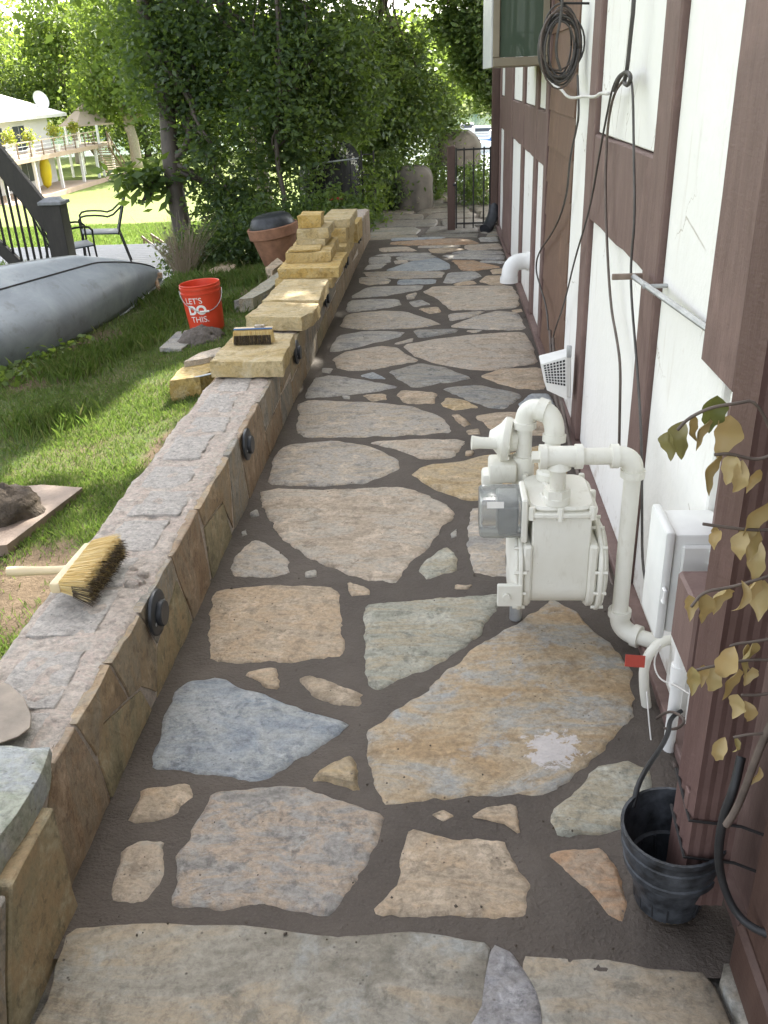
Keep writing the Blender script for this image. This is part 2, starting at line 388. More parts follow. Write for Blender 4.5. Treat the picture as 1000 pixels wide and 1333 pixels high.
class B:
    """collects shapes, then links them as one mesh"""
    def __init__(s): s.bm = bmesh.new()
    def _merge(s, bm2):
        me = bpy.data.meshes.new('tmp'); bm2.to_mesh(me); bm2.free(); s.bm.from_mesh(me); bpy.data.meshes.remove(me)
    def box(s, c, d, bev=0.0, rot=None, seg=2, jit=0.0):
        b = bmesh.new(); bmesh.ops.create_cube(b, size=1)
        for vv in b.verts: vv.co = Vector((vv.co.x * d[0], vv.co.y * d[1], vv.co.z * d[2]))
        if bev: bmesh.ops.bevel(b, geom=b.edges[:], offset=bev, segments=seg, affect='EDGES', profile=.5)
        M = Matrix.Translation(Vector(c))
        if rot: M = M @ (rot if isinstance(rot, Matrix) else Matrix.Rotation(rot[2], 4, 'Z') @ Matrix.Rotation(rot[1], 4, 'Y') @ Matrix.Rotation(rot[0], 4, 'X'))
        b.transform(M); s._merge(b); return s
    def bx(s, x0, x1, y0, y1, z0, z1, bev=0.0, seg=1):
        return s.box(((x0 + x1) / 2, (y0 + y1) / 2, (z0 + z1) / 2), (abs(x1 - x0), abs(y1 - y0), abs(z1 - z0)), bev, seg=seg)
    def tube(s, pts, r, seg=8, caps=True, sm=0):
        pts = [Vector(p) for p in pts]
        if sm:
            for _ in range(sm):
                q = [pts[0]]
                for a, b2 in zip(pts, pts[1:]): q += [a * .75 + b2 * .25, a * .25 + b2 * .75]
                q.append(pts[-1]); pts = q
        rs = r if isinstance(r, (list, tuple)) else [r] * len(pts)
        if len(rs) != len(pts): rs = list(np.interp(np.linspace(0, 1, len(pts)), np.linspace(0, 1, len(rs)), rs))
        rings = []; prev = None
        for i, p in enumerate(pts):
            d = (pts[min(i + 1, len(pts) - 1)] - pts[max(i - 1, 0)])
            if d.length < 1e-9: d = Vector((0, 0, 1))
            d.normalize()
            if prev is None:
                a = d.cross(Vector((0, 0, 1)) if abs(d.z) < .9 else Vector((1, 0, 0))).normalized()
            else:
                a = (prev - d * prev.dot(d))
                a = a.normalized() if a.length > 1e-6 else d.orthogonal().normalized()
            prev = a; bb = d.cross(a)
            rings.append([s.bm.verts.new(p + (a * math.cos(2 * math.pi * k / seg) + bb * math.sin(2 * math.pi * k / seg)) * rs[i]) for k in range(seg)])
        for r0, r1 in zip(rings, rings[1:]):
            for k in range(seg): s.bm.faces.new((r0[k], r0[(k + 1) % seg], r1[(k + 1) % seg], r1[k]))
        if caps:
            s.bm.faces.new(rings[0][::-1]); s.bm.faces.new(rings[-1])
        return s
    def lathe(s, prof, c, axis=(0, 0, 1), seg=24, a0=0, a1=2 * math.pi, caps=False, sx=1.0):
        ax = Vector(axis).normalized(); a = ax.orthogonal().normalized(); b = ax.cross(a); c = Vector(c)
        full = abs(a1 - a0 - 2 * math.pi) < 1e-6; n = seg if full else seg + 1
        rings = []
        for r, h in prof:
            rings.append([s.bm.verts.new(c + ax * h + (a * math.cos(a0 + (a1 - a0) * k / seg) * sx + b * math.sin(a0 + (a1 - a0) * k / seg)) * max(r, 1e-4)) for k in range(n)])
        for r0, r1 in zip(rings, rings[1:]):
            for k in range(seg): s.bm.faces.new((r0[k], r0[(k + 1) % n], r1[(k + 1) % n], r1[k]))
        if caps:
            s.bm.faces.new(rings[0][::-1]); s.bm.faces.new(rings[-1])
        return s
    def prism(s, poly, ext, bev=0.0):
        """poly: 3D points of a planar outline, ext: extrusion vector"""
        ext = Vector(ext); b = bmesh.new()
        lo = [b.verts.new(Vector(p)) for p in poly]; hi = [b.verts.new(Vector(p) + ext) for p in poly]; n = len(poly)
        b.faces.new(lo[::-1]); b.faces.new(hi)
        for k in range(n): b.faces.new((lo[k], lo[(k + 1) % n], hi[(k + 1) % n], hi[k]))
        bmesh.ops.recalc_face_normals(b, faces=b.faces[:])
        if bev: bmesh.ops.bevel(b, geom=b.edges[:], offset=bev, segments=1, affect='EDGES')
        s._merge(b); return s
    def build(s, name, mat, parent=None, smooth='auto'):
        bmesh.ops.recalc_face_normals(s.bm, faces=s.bm.faces[:])
        me = bpy.data.meshes.new(name); s.bm.to_mesh(me); s.bm.free()
        return link(name, me, mat, parent, smooth)

def fbm(x, y, z=0.0, s=1.0, oct=4):
    return noise.fractal(Vector((x * s, y * s, z * s + 3.1)), 1.0, 2.0, oct)

def densify(poly, step, jit, fs=14.0, seed=0.0, round_it=True):
    """close outline: smoothed, evenly stepped, ragged"""
    p = [Vector((q[0], q[1])) for q in poly]
    if round_it:
        q = []
        for i in range(len(p)):
            a, b2, c2 = p[i - 1], p[i], p[(i + 1) % len(p)]
            q += [b2 + (a - b2) * .10, b2 + (c2 - b2) * .10]
        p = q
    out = []
    for a, b2 in zip(p, p[1:] + p[:1]):
        n = max(1, int((b2 - a).length / step))
        for k in range(n):
            v2 = a + (b2 - a) * (k / n); out.append(v2)
    res = []
    for i, v2 in enumerate(out):
        d = out[(i + 1) % len(out)] - out[i - 1]
        nn = Vector((d.y, -d.x)); nn = nn.normalized() if nn.length > 1e-9 else nn
        j = noise.noise(Vector((v2.x * fs, v2.y * fs, seed))) + .6 * noise.noise(Vector((v2.x * fs * 3, v2.y * fs * 3, seed + 5)))
        res.append(v2 + nn * j * jit)
    return res
def area2(p): return sum(p[i - 1][0] * p[i][1] - p[i][0] * p[i - 1][1] for i in range(len(p))) / 2

def flag(name, poly, z0, z1, mat, parent, step=.03, jit=.005, edge=.006, und=.004, seed=None, drop=.004, rnd=True):
    """one paving stone: ragged outline, worn edge, uneven top"""
    seed = random.random() * 50 if seed is None else seed
    if area2(poly) < 0: poly = poly[::-1]
    o = densify(poly, step, jit, 20.0 if rnd else 26.0, seed, rnd)
    n = len(o); c = sum(o, Vector((0, 0))) / n
    size = math.sqrt(abs(area2(o)))
    if size < .09: edge = min(edge, size * .08); und *= .4
    vs_, fs = [], []
    def ring(k, z, bumpy):
        for q in o:
            d = c + (q - c) * k
            vs_.append((d.x, d.y, z + ((fbm(d.x, d.y, seed, 7) + .45) * und * .7 if bumpy else 0)))
    e = edge / max(size * .5, .02)
    ring(1.0 + e * .3, z0, False); ring(1.0, z1 - drop, True); ring(1 - e, z1, True); ring(.72, z1 + und * .3, True); ring(.38, z1 + und * .4, True)
    vs_.append((c.x, c.y, z1 + fbm(c.x, c.y, seed, 7) * und))
    for k in range(4):
        for i in range(n):
            j = (i + 1) % n
            fs.append((k * n + i, k * n + j, (k + 1) * n + j, (k + 1) * n + i))
    for i in range(n): fs.append((4 * n + i, 4 * n + (i + 1) % n, 5 * n))
    return pydata(name, vs_, fs, mat, parent, True)

def slab(name, poly, z0, z1, mat, parent=None, jit=.0055, rows=3, tilt=(0, 0), step=.035):
    """thick rough-hewn slab of stone"""
    if area2(poly) < 0: poly = poly[::-1]
    sd = random.random() * 60
    o = densify(poly, step, jit, 9, sd, False); n = len(o); c = sum(o, Vector((0, 0))) / n
    vs_, fs = [], []
    for r in range(rows + 1):
        f = r / rows; z = z0 + (z1 - z0) * f
        for q in o:
            d = (q - c); dn = d.normalized()
            off = fbm(q.x * 1.5 + dn.x, q.y * 1.5 + dn.y, z * 5 + sd, 14, 4) * jit * 1.5 - (.002 if r in (0, rows) else 0)
            p = q + dn * off
            vs_.append((p.x, p.y, z + (fbm(q.x, q.y, sd, 12) * .0035 if r == rows else fbm(q.x, q.y, sd + 4, 12) * .004 if r == 0 else 0) + (p - c).x * tilt[0] + (p - c).y * tilt[1]))
    base = rows * n
    for k in (.96, .55):
        for q in o:
            p = c + (q - c) * k
            vs_.append((p.x, p.y, z1 + fbm(p.x, p.y, sd, 9) * .005 + .001 + (p - c).x * tilt[0] + (p - c).y * tilt[1]))
    vs_.append((c.x, c.y, z1 + .003))
    tot = rows + 2
    for r in range(tot):
        for i in range(n):
            j = (i + 1) % n
            fs.append((r * n + i, r * n + j, (r + 1) * n + j, (r + 1) * n + i))
    for i in range(n): fs.append((tot * n + i, tot * n + (i + 1) % n, (tot + 1) * n))
    fs.append(tuple(range(n))[::-1])
    me = bpy.data.meshes.new(name); me.from_pydata(vs_, [], fs); me.update()
    o_ = link(name, me, mat, parent, False); me.polygons.foreach_set('use_smooth', [True] * len(me.polygons)); me.set_sharp_from_angle(angle=rad(24)); return o_

def heap(name, c, rx, ry, h, mat, parent=None, rough=.35, n=28, m2=12):
    vs_, fs = [], []
    sd = random.random() * 40
    for i in range(m2 + 1):
        f = i / m2
        for k in range(n):
            a = 2 * math.pi * k / n
            rr = math.sin(f * math.pi / 2)
            q = 1 + rough * fbm(math.cos(a) * rr * 1.4, math.sin(a) * rr * 1.4, sd + f, 1.7, 5)
            z = h * (1 - f ** 1.7) * (1 + rough * .8 * fbm(math.cos(a) * rr * 3, math.sin(a) * rr * 3, sd + 9, 1.5, 5))
            vs_.append((c[0] + math.cos(a) * rr * rx * q, c[1] + math.sin(a) * rr * ry * q, c[2] + max(z, -.01) - .005 * (f > .99)))
    for i in range(m2):
        for k in range(n): fs.append((i * n + k, (i + 1) * n + k, (i + 1) * n + (k + 1) % n, i * n + (k + 1) % n))
    return pydata(name, vs_, fs, mat, parent, True)

def quads_mesh(name, V, mat, parent=None, per=4):
    """V: (n, per, 3) array of separate small faces"""
    n = V.shape[0]; me = bpy.data.meshes.new(name)
    me.vertices.add(n * per); me.vertices.foreach_set('co', V.reshape(-1).astype(np.float32))
    me.loops.add(n * per); me.loops.foreach_set('vertex_index', np.arange(n * per, dtype=np.int32))
    me.polygons.add(n); me.polygons.foreach_set('loop_start', np.arange(0, n * per, per, dtype=np.int32))
    me.polygons.foreach_set('loop_total', np.full(n, per, np.int32))
    me.update(calc_edges=True)
    return link(name, me, mat, parent)

def leaves(P, size, rng, flat=.35, aspect=.5, droop=None):
    """quad leaves (pointed, folded) at points P"""
    n = len(P)
    d = rng.normal(size=(n, 3)); d[:, 2] *= flat; d[:, 2] -= .25
    d /= np.linalg.norm(d, axis=1)[:, None]
    r = rng.normal(size=(n, 3)); s = np.cross(d, r); s /= np.linalg.norm(s, axis=1)[:, None]
    nn = np.cross(d, s)
    L = size * rng.uniform(.6, 1.3, n)[:, None]; Wd = L * aspect
    mid = P + d * L * .45 - nn * L * .08
    return np.stack([P, mid + s * Wd * .5 + nn * L * .07, P + d * L - nn * L * .12, mid - s * Wd * .5 + nn * L * .07], 1)

def crown_points(blobs, n, rng, clump=.25, per=40, hollow=.35):
    out = []
    vol = np.array([b[1][0] * b[1][1] * b[1][2] for b in blobs]) ** .75; vol /= vol.sum()
    for (c, r), f in zip(blobs, vol):
        k = max(1, int(n * f / per))
        q = rng.normal(size=(k, 3)); q /= np.linalg.norm(q, axis=1)[:, None]
        q *= (hollow + (1 - hollow) * rng.random((k, 1)) ** .5)
        cen = np.array(c) + q * np.array(r)
        pts = np.repeat(cen, per, 0) + rng.normal(size=(k * per, 3)) * clump * np.array([1, 1, .7])
        out.append(pts)
    return np.concatenate(out)

def gap(P, at, rr):
    """keep an opening in a crown along the way the sun shines"""
    s = np.array(SUN); keep = np.ones(len(P), bool)
    for (a, r) in zip(at, rr):
        v2 = P - np.array(a); t = v2 @ s
        keep &= ~((np.linalg.norm(v2 - np.outer(t, s), axis=1) < r) & (t > .3))
    return P[keep]

# ================================================================== ground
def sstep(a, b, x):
    t = min(1, max(0, (x - a) / (b - a))); return t * t * (3 - 2 * t)
def ground_z(x, y):
    lat = -.21 - .035 * min(3.2, max(0, -1.1 - x)) + .02 * fbm(x, y, 0, .9, 3)
    lawn = lat - .094 * max(0, y - 9.0)
    if x < -12: lawn = max(lawn, -5.25)
    yard = -.10 - .10 * max(0, y - 14.0)
    t = sstep(-2.4, -.95, x)
    z = lawn * (1 - t) + yard * t
    if y < 10.6 and x > -1.12: z = -.12
    if -5.2 < x < -2.9 and 8.6 < y < 14: z = min(z, -.72)
    if y > 110: z = -9 + (y - 110) * 0
    return max(z, -9.0)
xs = np.unique(np.concatenate([np.arange(-200, -40, 12), np.arange(-40, -7, 1.5), np.arange(-7, 1.2, .16), np.arange(1.2, 12, 1.2), np.arange(12, 200, 12)]))
ys = np.unique(np.concatenate([np.arange(-6, 1, .6), np.arange(1, 14.5, .16), np.arange(14.5, 40, 1.0), np.arange(40, 121, 4.0)]))
gv = [(x, y, ground_z(x, y)) for y in ys for x in xs]
nx = len(xs)
gf = [(j * nx + i, j * nx + i + 1, (j + 1) * nx + i + 1, (j + 1) * nx + i) for j in range(len(ys) - 1) for i in range(nx - 1)]
me = bpy.data.meshes.new('ground'); me.from_pydata(gv, [], gf); me.update()
ground = link('ground', me, None, None, True, recenter=False); tag(ground, kind='structure')
me.materials.append(MATS['lawn_soil']); me.materials.append(MATS['far_grass']); me.materials.append(MATS['soil'])
for p in me.polygons:
    c = p.center
    if c.y > 14 or c.x < -6.5: p.material_index = 1
    elif c.x > -1.0 and c.y > 10: p.material_index = 2

bare = [(at_z(8, 795, -.22).xy, .30, .42), (at_z(60, 765, -.22).xy, .16, .25), (at_z(60, 495, -.3).xy, .30, .35), (at_z(345, 395, -.25).xy, .3, .35), (at_z(235, 600, -.22).xy, .18, .35), (at_z(120, 455, -.3).xy, .22, .5)]
ba = me.color_attributes.new('bare', 'FLOAT_COLOR', 'POINT')
bv = np.zeros((len(gv), 4), np.float32); bv[:, 3] = 1; ga = np.array(gv)
for c_, rx_, ry_ in bare:
    q_ = ((ga[:, 0] - c_[0]) / rx_) ** 2 + ((ga[:, 1] - c_[1]) / ry_) ** 2
    bv[:, :3] = np.maximum(bv[:, :3], np.clip(1.3 - q_ * .9, 0, 1)[:, None])
ba.data.foreach_set('color', bv.ravel())
# lake and far shore
lake = pydata('lake', [(-900, 60, -6.4), (900, 60, -6.4), (900, 900, -6.4), (-900, 900, -6.4)], [(0, 1, 2, 3)], 'lake'); tag(lake, kind='structure')
fv, ff = [], []
for j in range(14):
    for i in range(80):
        x = -500 + i * 14; y = 215 + j * 18
        fv.append((x, y, -7.2 + j * 2.4 + (4 * fbm(x, y, 0, .02) if j > 1 else 0)))
for j in range(13):
    for i in range(79): ff.append((j * 80 + i, j * 80 + i + 1, (j + 1) * 80 + i + 1, (j + 1) * 80 + i))
hill = pydata('far_hill', fv, ff, 'far_grass', None, True); tag(hill, kind='structure')

# ------------------------------------------------------------------ path: wet mortar bed and flagstones
PW, PE = -.795, .575
px_ = np.arange(PW - .01, PE + .03, .013); py_ = np.concatenate([np.arange(1.10, 3, .013), np.arange(3, 4, .022), np.arange(4, 9.46, .05)])
pv = [(x, y, .0015 + .0042 * fbm(x, y, 0, 14, 5) + .003 * fbm(x, y, 7, 3, 2)) for y in py_ for x in px_]
k = len(px_)
pf = [(j * k + i, j * k + i + 1, (j + 1) * k + i + 1, (j + 1) * k + i) for j in range(len(py_) - 1) for i in range(k - 1)]
path = pydata('path', pv, pf, 'mortar_wet', None, True); tag(path, kind='structure')

def crop(x0, y0, s): return lambda q: (x0 + q[0] * s, y0 + q[1] * s)
cA, cB, cC, cD = crop(450, 260, .24), crop(420, 360, .3), crop(360, 480, .38), crop(260, 620, .4)
cL, cR, cP = crop(200, 640, .45), crop(460, 760, .44), crop(0, 0, 1)
STONES = [
 (cA, 'flag_blue', [(215,380),(370,330),(505,312),(560,345),(560,372),(400,385)]),
 (cA, 'flag_rust', [(575,325),(690,330),(775,350),(840,362),(700,382),(640,380)]),
 (cA, 'flag_grey', [(130,310),(245,305),(240,335),(130,345)]),
 (cA, 'flag_grey', [(120,352),(228,343),(180,368),(105,378)]),
 (cA, 'flag_mixed', [(95,390),(300,385),(535,388),(520,420),(300,423),(120,413)]),
 (cA, 'flag_mixed', [(80,420),(150,417),(235,430),(225,450),(120,460),(80,450)]),
 (cA, 'flag_blue', [(290,432),(495,430),(480,452),(285,458)]),
 (cA, 'flag_grey', [(560,393),(700,388),(735,410),(650,440),(530,450)]),
 (cA, 'flag_tan', [(760,410),(900,412),(912,445),(800,458),(735,440)]),
 (cA, 'flag_tan', [(590,452),(690,437),(700,452),(600,462)]),
 (cA, 'flag_grey', [(525,300),(700,295),(860,299),(850,322),(600,318)]),
 (cA, 'flag_grey', [(280,310),(470,300),(490,308),(400,330),(300,325)]),
 (cA, 'flag_mixed', [(265,330),(330,325),(345,340),(270,344)]),
 (cA, 'flag_pink', [(650,245),(830,235),(850,264),(690,270),(655,262)]),
 (cA, 'flag_grey', [(570,288),(640,273),(840,275),(860,291),(700,290)]),
 (cA, 'flag_tan', [(450,265),(560,262),(650,266),(540,284),(470,285)]),
 (cA, 'flag_pink', [(180,262),(340,252),(385,276),(190,280)]),
 (cA, 'flag_grey', [(160,298),(300,285),(470,288),(450,297),(200,303)]),
 (cA, 'flag_rust', [(250,228),(560,208),(680,215),(720,235),(560,243),(350,244),(240,240)]),
 (cA, 'flag_blue', [(250,208),(540,200),(500,211),(260,221)]),
 (cA, 'flag_grey', [(720,205),(820,200),(825,222),(740,225)]),
 (cA, 'flag_mixed', [(400,250),(620,246),(600,257),(400,259)]),
 (cA, 'flag_grey', [(740,329),(855,331),(850,341),(740,339)]),
 (cA, 'flag_tan', [(790,379),(850,372),(850,396),(800,400)]),
 (cB, 'flag_grey', [(135,78),(200,45),(440,36),(420,55),(250,82),(140,88)]),
 (cB, 'flag_grey', [(105,140),(120,105),(200,98),(325,97),(335,120),(280,132),(120,150)]),
 (cB, 'flag_mixed', [(80,215),(110,162),(250,148),(360,152),(480,190),(510,205),(400,218),(200,226)]),
 (cB, 'flag_pink', [(440,65),(480,40),(820,38),(845,85),(845,130),(690,142),(560,140),(500,90)]),
 (cB, 'flag_grey', [(375,108),(430,98),(468,118),(400,127)]),
 (cB, 'flag_tan', [(420,138),(500,130),(508,148),(470,156)]),
 (cB, 'flag_mixed', [(365,80),(410,66),(395,88),(368,95)]),
 (cB, 'flag_mixed', [(555,160),(705,148),(640,173),(560,186)]),
 (cB, 'flag_mixed', [(545,215),(680,167),(760,148),(845,155),(880,225),(700,225)]),
 (cB, 'flag_dark', [(395,230),(590,227),(560,240),(430,262)]),
 (cB, 'flag_mixed', [(630,232),(690,231),(660,242)]),
 (cB, 'flag_grey', [(30,325),(70,255),(180,235),(350,238),(340,258),(180,295),(80,320)]),
 (cB, 'flag_mixed', [(320,287),(390,266),(385,280),(330,290)]),
 (cB, 'flag_pink', [(355,297),(500,270),(700,247),(870,238),(900,290),(930,370),(730,400),(620,395),(500,370),(420,345)]),
 (cB, 'flag_pink', [(50,355),(110,325),(250,300),(320,307),(350,335),(410,360),(250,393),(120,405),(70,390)]),
 (cB, 'flag_dark', [(285,410),(430,375),(520,390),(640,435),(560,455),(390,478),(340,440)]),
 (cB, 'flag_blue', [(165,425),(220,412),(275,440),(190,438)]),
 (cB, 'flag_tan', [(690,430),(760,402),(950,392),(970,485),(850,480),(740,450)]),
 (cB, 'flag_grey', [(0,395),(40,398),(30,412),(0,411)]),
 (cB, 'flag_tan', [(820,145),(862,140),(866,150),(835,155)]),
 (cC, 'flag_grey', [(105,85),(130,30),(180,20),(310,40),(420,60),(250,84),(110,95)]),
 (cC, 'flag_tan', [(295,88),(370,85),(375,103),(330,105)]),
 (cC, 'flag_tan', [(420,90),(432,72),(545,80),(535,118),(440,112)]),
 (cC, 'flag_dark', [(570,65),(690,55),(840,85),(780,132),(720,125),(640,95)]),
 (cC, 'flag_ochre', [(570,125),(580,97),(640,105),(690,130),(620,138)]),
 (cC, 'flag_blue', [(835,120),(870,85),(930,85),(950,120),(890,135)]),
 (cC, 'flag_mixed', [(75,215),(80,120),(110,107),(300,112),(450,128),(560,160),(600,213),(400,226),(100,230)]),
 (cC, 'flag_tan', [(595,155),(620,152),(665,186),(640,192)]),
 (cC, 'flag_tan', [(655,210),(690,205),(695,220),(660,221)]),
 (cC, 'flag_tan', [(685,160),(760,148),(900,150),(985,180),(980,225),(790,223),(740,205)]),
 (cC, 'flag_tan', [(690,235),(745,240),(720,262),(680,262)]),
 (cC, 'flag_tan', [(650,282),(672,280),(668,290),(652,291)]),
 (cC, 'flag_grey', [(228,92),(252,92),(250,100),(232,100)]),
 (cC, 'flag_pink', [(325,250),(450,243),(640,240),(600,298),(500,302),(420,275)]),
 (cC, 'flag_mixed', [(-18,378),(-10,310),(10,280),(50,257),(200,248),(330,270),(410,310),(405,345),(300,385),(150,392),(0,390)]),
 (cC, 'flag_ochre', [(475,360),(500,335),(640,318),(700,300),(820,290),(900,262),(980,275),(985,400),(900,440),(800,445),(650,440),(560,405)]),
 (cD, 'flag_pink', [(190,48),(250,40),(420,46),(640,34),(700,45),(800,95),(820,130),(780,160),(740,215),(690,265),(655,310),(635,342),(560,330),(480,305),(340,245),(270,190),(225,120)]),
 (cD, 'flag_mixed', [(112,290),(125,255),(175,205),(215,215),(280,270),(282,310),(180,320),(112,318)]),
 (cL, 'flag_tan', [(170,300),(185,285),(350,268),(500,275),(530,300),(548,470),(400,480),(165,485),(168,400)]),
 (cD, 'flag_tan', [(488,345),(550,365),(545,380),(495,382)]),
 (cD, 'flag_green', [(720,300),(740,270),(800,228),(830,250),(825,300),(740,335)]),
 (cD, 'flag_grey', [(815,185),(835,170),(838,192),(820,196)]),
 (cD, 'flag_mixed', [(880,105),(1000,95),(1190,90),(1240,300),(1010,325),(960,320),(900,300),(885,230)]),
 (cD, 'flag_tan', [(835,350),(885,350),(870,362),(835,361)]),
 (cD, 'flag_grey', [(165,118),(185,108),(190,125),(165,132)]),
 (cD, 'flag_grey', [(135,180),(150,172),(155,188),(138,192)]),
 (cD, 'flag_grey', [(345,310),(375,305),(380,320),(352,320)]),
 (cL, 'flag_blue', [(0,790),(20,730),(70,585),(110,550),(185,543),(300,590),(420,635),(545,668),(530,690),(400,765),(325,815),(270,825),(190,800),(60,795)]),
 (cL, 'flag_tan', [(275,525),(345,510),(352,560),(320,555)]),
 (cL, 'flag_tan', [(430,540),(460,530),(590,580),(585,605),(530,605),(470,585)]),
 (cL, 'flag_ochre', [(475,825),(520,780),(570,762),(588,800),(590,850),(540,832)]),
 (cP, 'flag_tan', [(175,1060),(190,1028),(240,1022),(247,1035),(225,1055),(182,1066)]),
 (cP, 'flag_pink', [(145,1165),(165,1105),(180,1095),(210,1095),(207,1130),(190,1168)]),
 (cL, 'flag_mottle', [(65,1185),(85,1130),(90,1040),(130,960),(175,870),(300,862),(420,860),(520,895),(650,935),(640,1010),(590,1090),(500,1205),(440,1200),(330,1180),(230,1182),(120,1190)]),
 (cR, 'flag_green', [(40,90),(60,62),(250,45),(435,30),(430,60),(380,110),(340,170),(220,245),(170,265),(80,300),(50,290),(45,200)]),
 (cR, 'flag_great', [(60,430),(140,370),(230,320),(300,250),(380,180),(500,110),(590,45),(650,80),(690,130),(760,180),(810,250),(818,330),(800,400),(740,460),(670,530),(540,615),(400,612),(300,620),(200,632),(95,640),(75,570),(60,500)]),
 (cR, 'flag_green', [(590,690),(620,650),(660,630),(720,550),(800,525),(860,550),(880,590),(840,680),(740,715),(620,728)]),
 (cR, 'flag_tan', [(70,960),(150,890),(165,790),(180,732),(240,745),(300,765),(430,760),(470,840),(515,885),(500,975),(420,970),(330,962),(190,970)]),
 (cR, 'flag_rust', [(600,805),(650,790),(735,778),(770,850),(800,940),(795,990),(760,980),(700,900),(640,845)]),
 (cR, 'flag_tan', [(365,685),(390,662),(470,655),(482,690),(480,722),(440,702)]),
 (cR, 'flag_tan', [(235,680),(265,668),(295,685),(270,697)]),
]
for cf, mt, pl in STONES:
    w_ = [at_z(*cf(q), .008) for q in pl]
    yy = sum(q.y for q in w_) / len(w_); cc_ = sum(w_, Vector()) / len(w_)
    w_ = [q + (q - cc_).normalized() * min(.018, (q - cc_).length * .32) for q in w_]
    w_ = [(max(PW + .015, min(PE - .02, q.x)), q.y) for q in w_]
    flag('flagstone', w_, -.03, .0062 + random.uniform(-.001, .0015), mt, path, step=.014 if yy < 3 else .03 if yy < 5 else .07,
         jit=.0085 if yy < 5 else .010, edge=.014, und=.005, drop=.009)
gr_ = np.random.default_rng(12); V = []
for k in range(260):
    x = gr_.uniform(PW + .02, PE - .02); y = 1.15 + gr_.random() ** 2 * 5.0; r = gr_.uniform(.0012, .0036) * (1 if gr_.random() < .93 else 1.8)
    p = np.array([x, y, .0085]); q = gr_.normal(size=(3, 3)); q, _ = np.linalg.qr(q); q *= r
    v6 = [p + q[0], p + q[1], p - q[0], p - q[1], p + q[2], p - q[2]]
    for a, b_ in ((0, 1), (1, 2), (2, 3), (3, 0)): V += [[v6[a], v6[b_], v6[4]], [v6[b_], v6[a], v6[5]]]
# the older, finished paving: in front of the fresh work and beyond it
old = pydata('old_paving', [(-1.3, -3, -.016), (.62, -3, -.016), (.62, 1.15, -.016), (-1.3, 1.15, -.016)], [(0, 1, 2, 3)], 'slab_dim'); tag(old, kind='structure')
def opx(pl): return [(lambda p: (p.x, p.y))(at_z(x, y, .0)) for x, y in pl]
flag('flagstone', opx([(88,1206),(200,1203),(330,1207),(430,1220),(545,1215),(640,1230),(632,1290)]) + [(.02, .6), (.0, -.2), (-.86, -.2), (-.74, 1.0)], -.03, .004, 'slab_old', old, .03, .004, und=.006)
flag('flagstone', opx([(642,1230),(666,1241),(700,1290)]) + [(.17, .85), (.22, -.2), (.03, -.2), (.035, .7), (.022, 1.0)], -.03, .005, 'seam_grey', old, .03, .003)
flag('flagstone', opx([(672,1242),(780,1245),(850,1262),(922,1264)]) + [(.515, .8), (.50, .2), (.26, .2), (.185, .84)], -.03, .003, 'slab_old', old, .03, .004, und=.006)
flag('flagstone', opx([(927,1258)]) + [(.70, 1.15), (.70, .2), (.515, .2), (.53, .8)], -.03, .008, 'slab_old', old, .03, .004)
flag('flagstone', [(-.86, -.23), (.6, -.23), (.6, -1.1), (-.9, -1.1)], -.03, .004, 'slab_old', old, .08, .006, und=.006)
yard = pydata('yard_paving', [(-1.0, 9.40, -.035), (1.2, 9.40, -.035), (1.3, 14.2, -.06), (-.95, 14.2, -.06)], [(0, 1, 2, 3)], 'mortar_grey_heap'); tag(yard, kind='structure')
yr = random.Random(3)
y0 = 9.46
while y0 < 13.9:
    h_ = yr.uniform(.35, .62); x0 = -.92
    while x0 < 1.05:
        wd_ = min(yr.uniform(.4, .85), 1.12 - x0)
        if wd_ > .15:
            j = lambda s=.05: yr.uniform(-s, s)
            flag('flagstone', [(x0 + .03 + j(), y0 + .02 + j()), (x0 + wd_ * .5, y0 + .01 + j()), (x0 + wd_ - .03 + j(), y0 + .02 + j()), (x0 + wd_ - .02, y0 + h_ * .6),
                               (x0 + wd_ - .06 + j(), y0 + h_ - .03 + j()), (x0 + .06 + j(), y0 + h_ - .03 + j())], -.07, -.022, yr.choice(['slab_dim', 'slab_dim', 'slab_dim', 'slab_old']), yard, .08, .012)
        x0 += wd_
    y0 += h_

grit = quads_mesh('mortar_grit', np.array(V), 'mortar_heap', None, 3); tag(grit, 'small dark mortar crumbs scattered over the fresh paving', 'grit', kind='stuff')
# ------------------------------------------------------------------ low stone wall under construction
WT = .29
wall = thing('garden_wall', 'low unfinished stone garden wall with bare mortar top along the path', 'wall', (-.95, 5.3, 0))
cv, cf_ = [], []
cx = np.linspace(-1.085, -.8015, 18); cyy = np.arange(1.22, 9.66, .022)
for yv in cyy:
    for i, xv in enumerate(cx):
        e = -.010 if i in (0, 17) else 0
        zz = WT - .004 + .009 * fbm(xv, yv, 1, 19, 5) + .006 * fbm(xv, yv, 5, 4, 2) + e
        cv.append((xv - (.018 * fbm(yv, 2, 0, 5) if i == 0 else 0), yv, zz))
nn = len(cx); ny_ = len(cyy)
for j in range(ny_ - 1):
    for i in range(nn - 1): cf_.append((j * nn + i, j * nn + i + 1, (j + 1) * nn + i + 1, (j + 1) * nn + i))
b0 = len(cv)
for yv in cyy: cv += [(-1.08, yv, -.35), (-.8015, yv, -.1)]
for j in range(ny_ - 1):
    cf_.append((j * nn, (j + 1) * nn, b0 + 2 * (j + 1), b0 + 2 * j)); cf_.append((j * nn + nn - 1, b0 + 2 * j + 1, b0 + 2 * j + 3, (j + 1) * nn + nn - 1))
cf_.append(tuple((ny_ - 1) * nn + i for i in range(nn)) + (b0 + 2 * (ny_ - 1) + 1, b0 + 2 * (ny_ - 1)))
pydata('mortar_core', cv, cf_, 'mortar_dry', wall, True)
wr = random.Random(11)
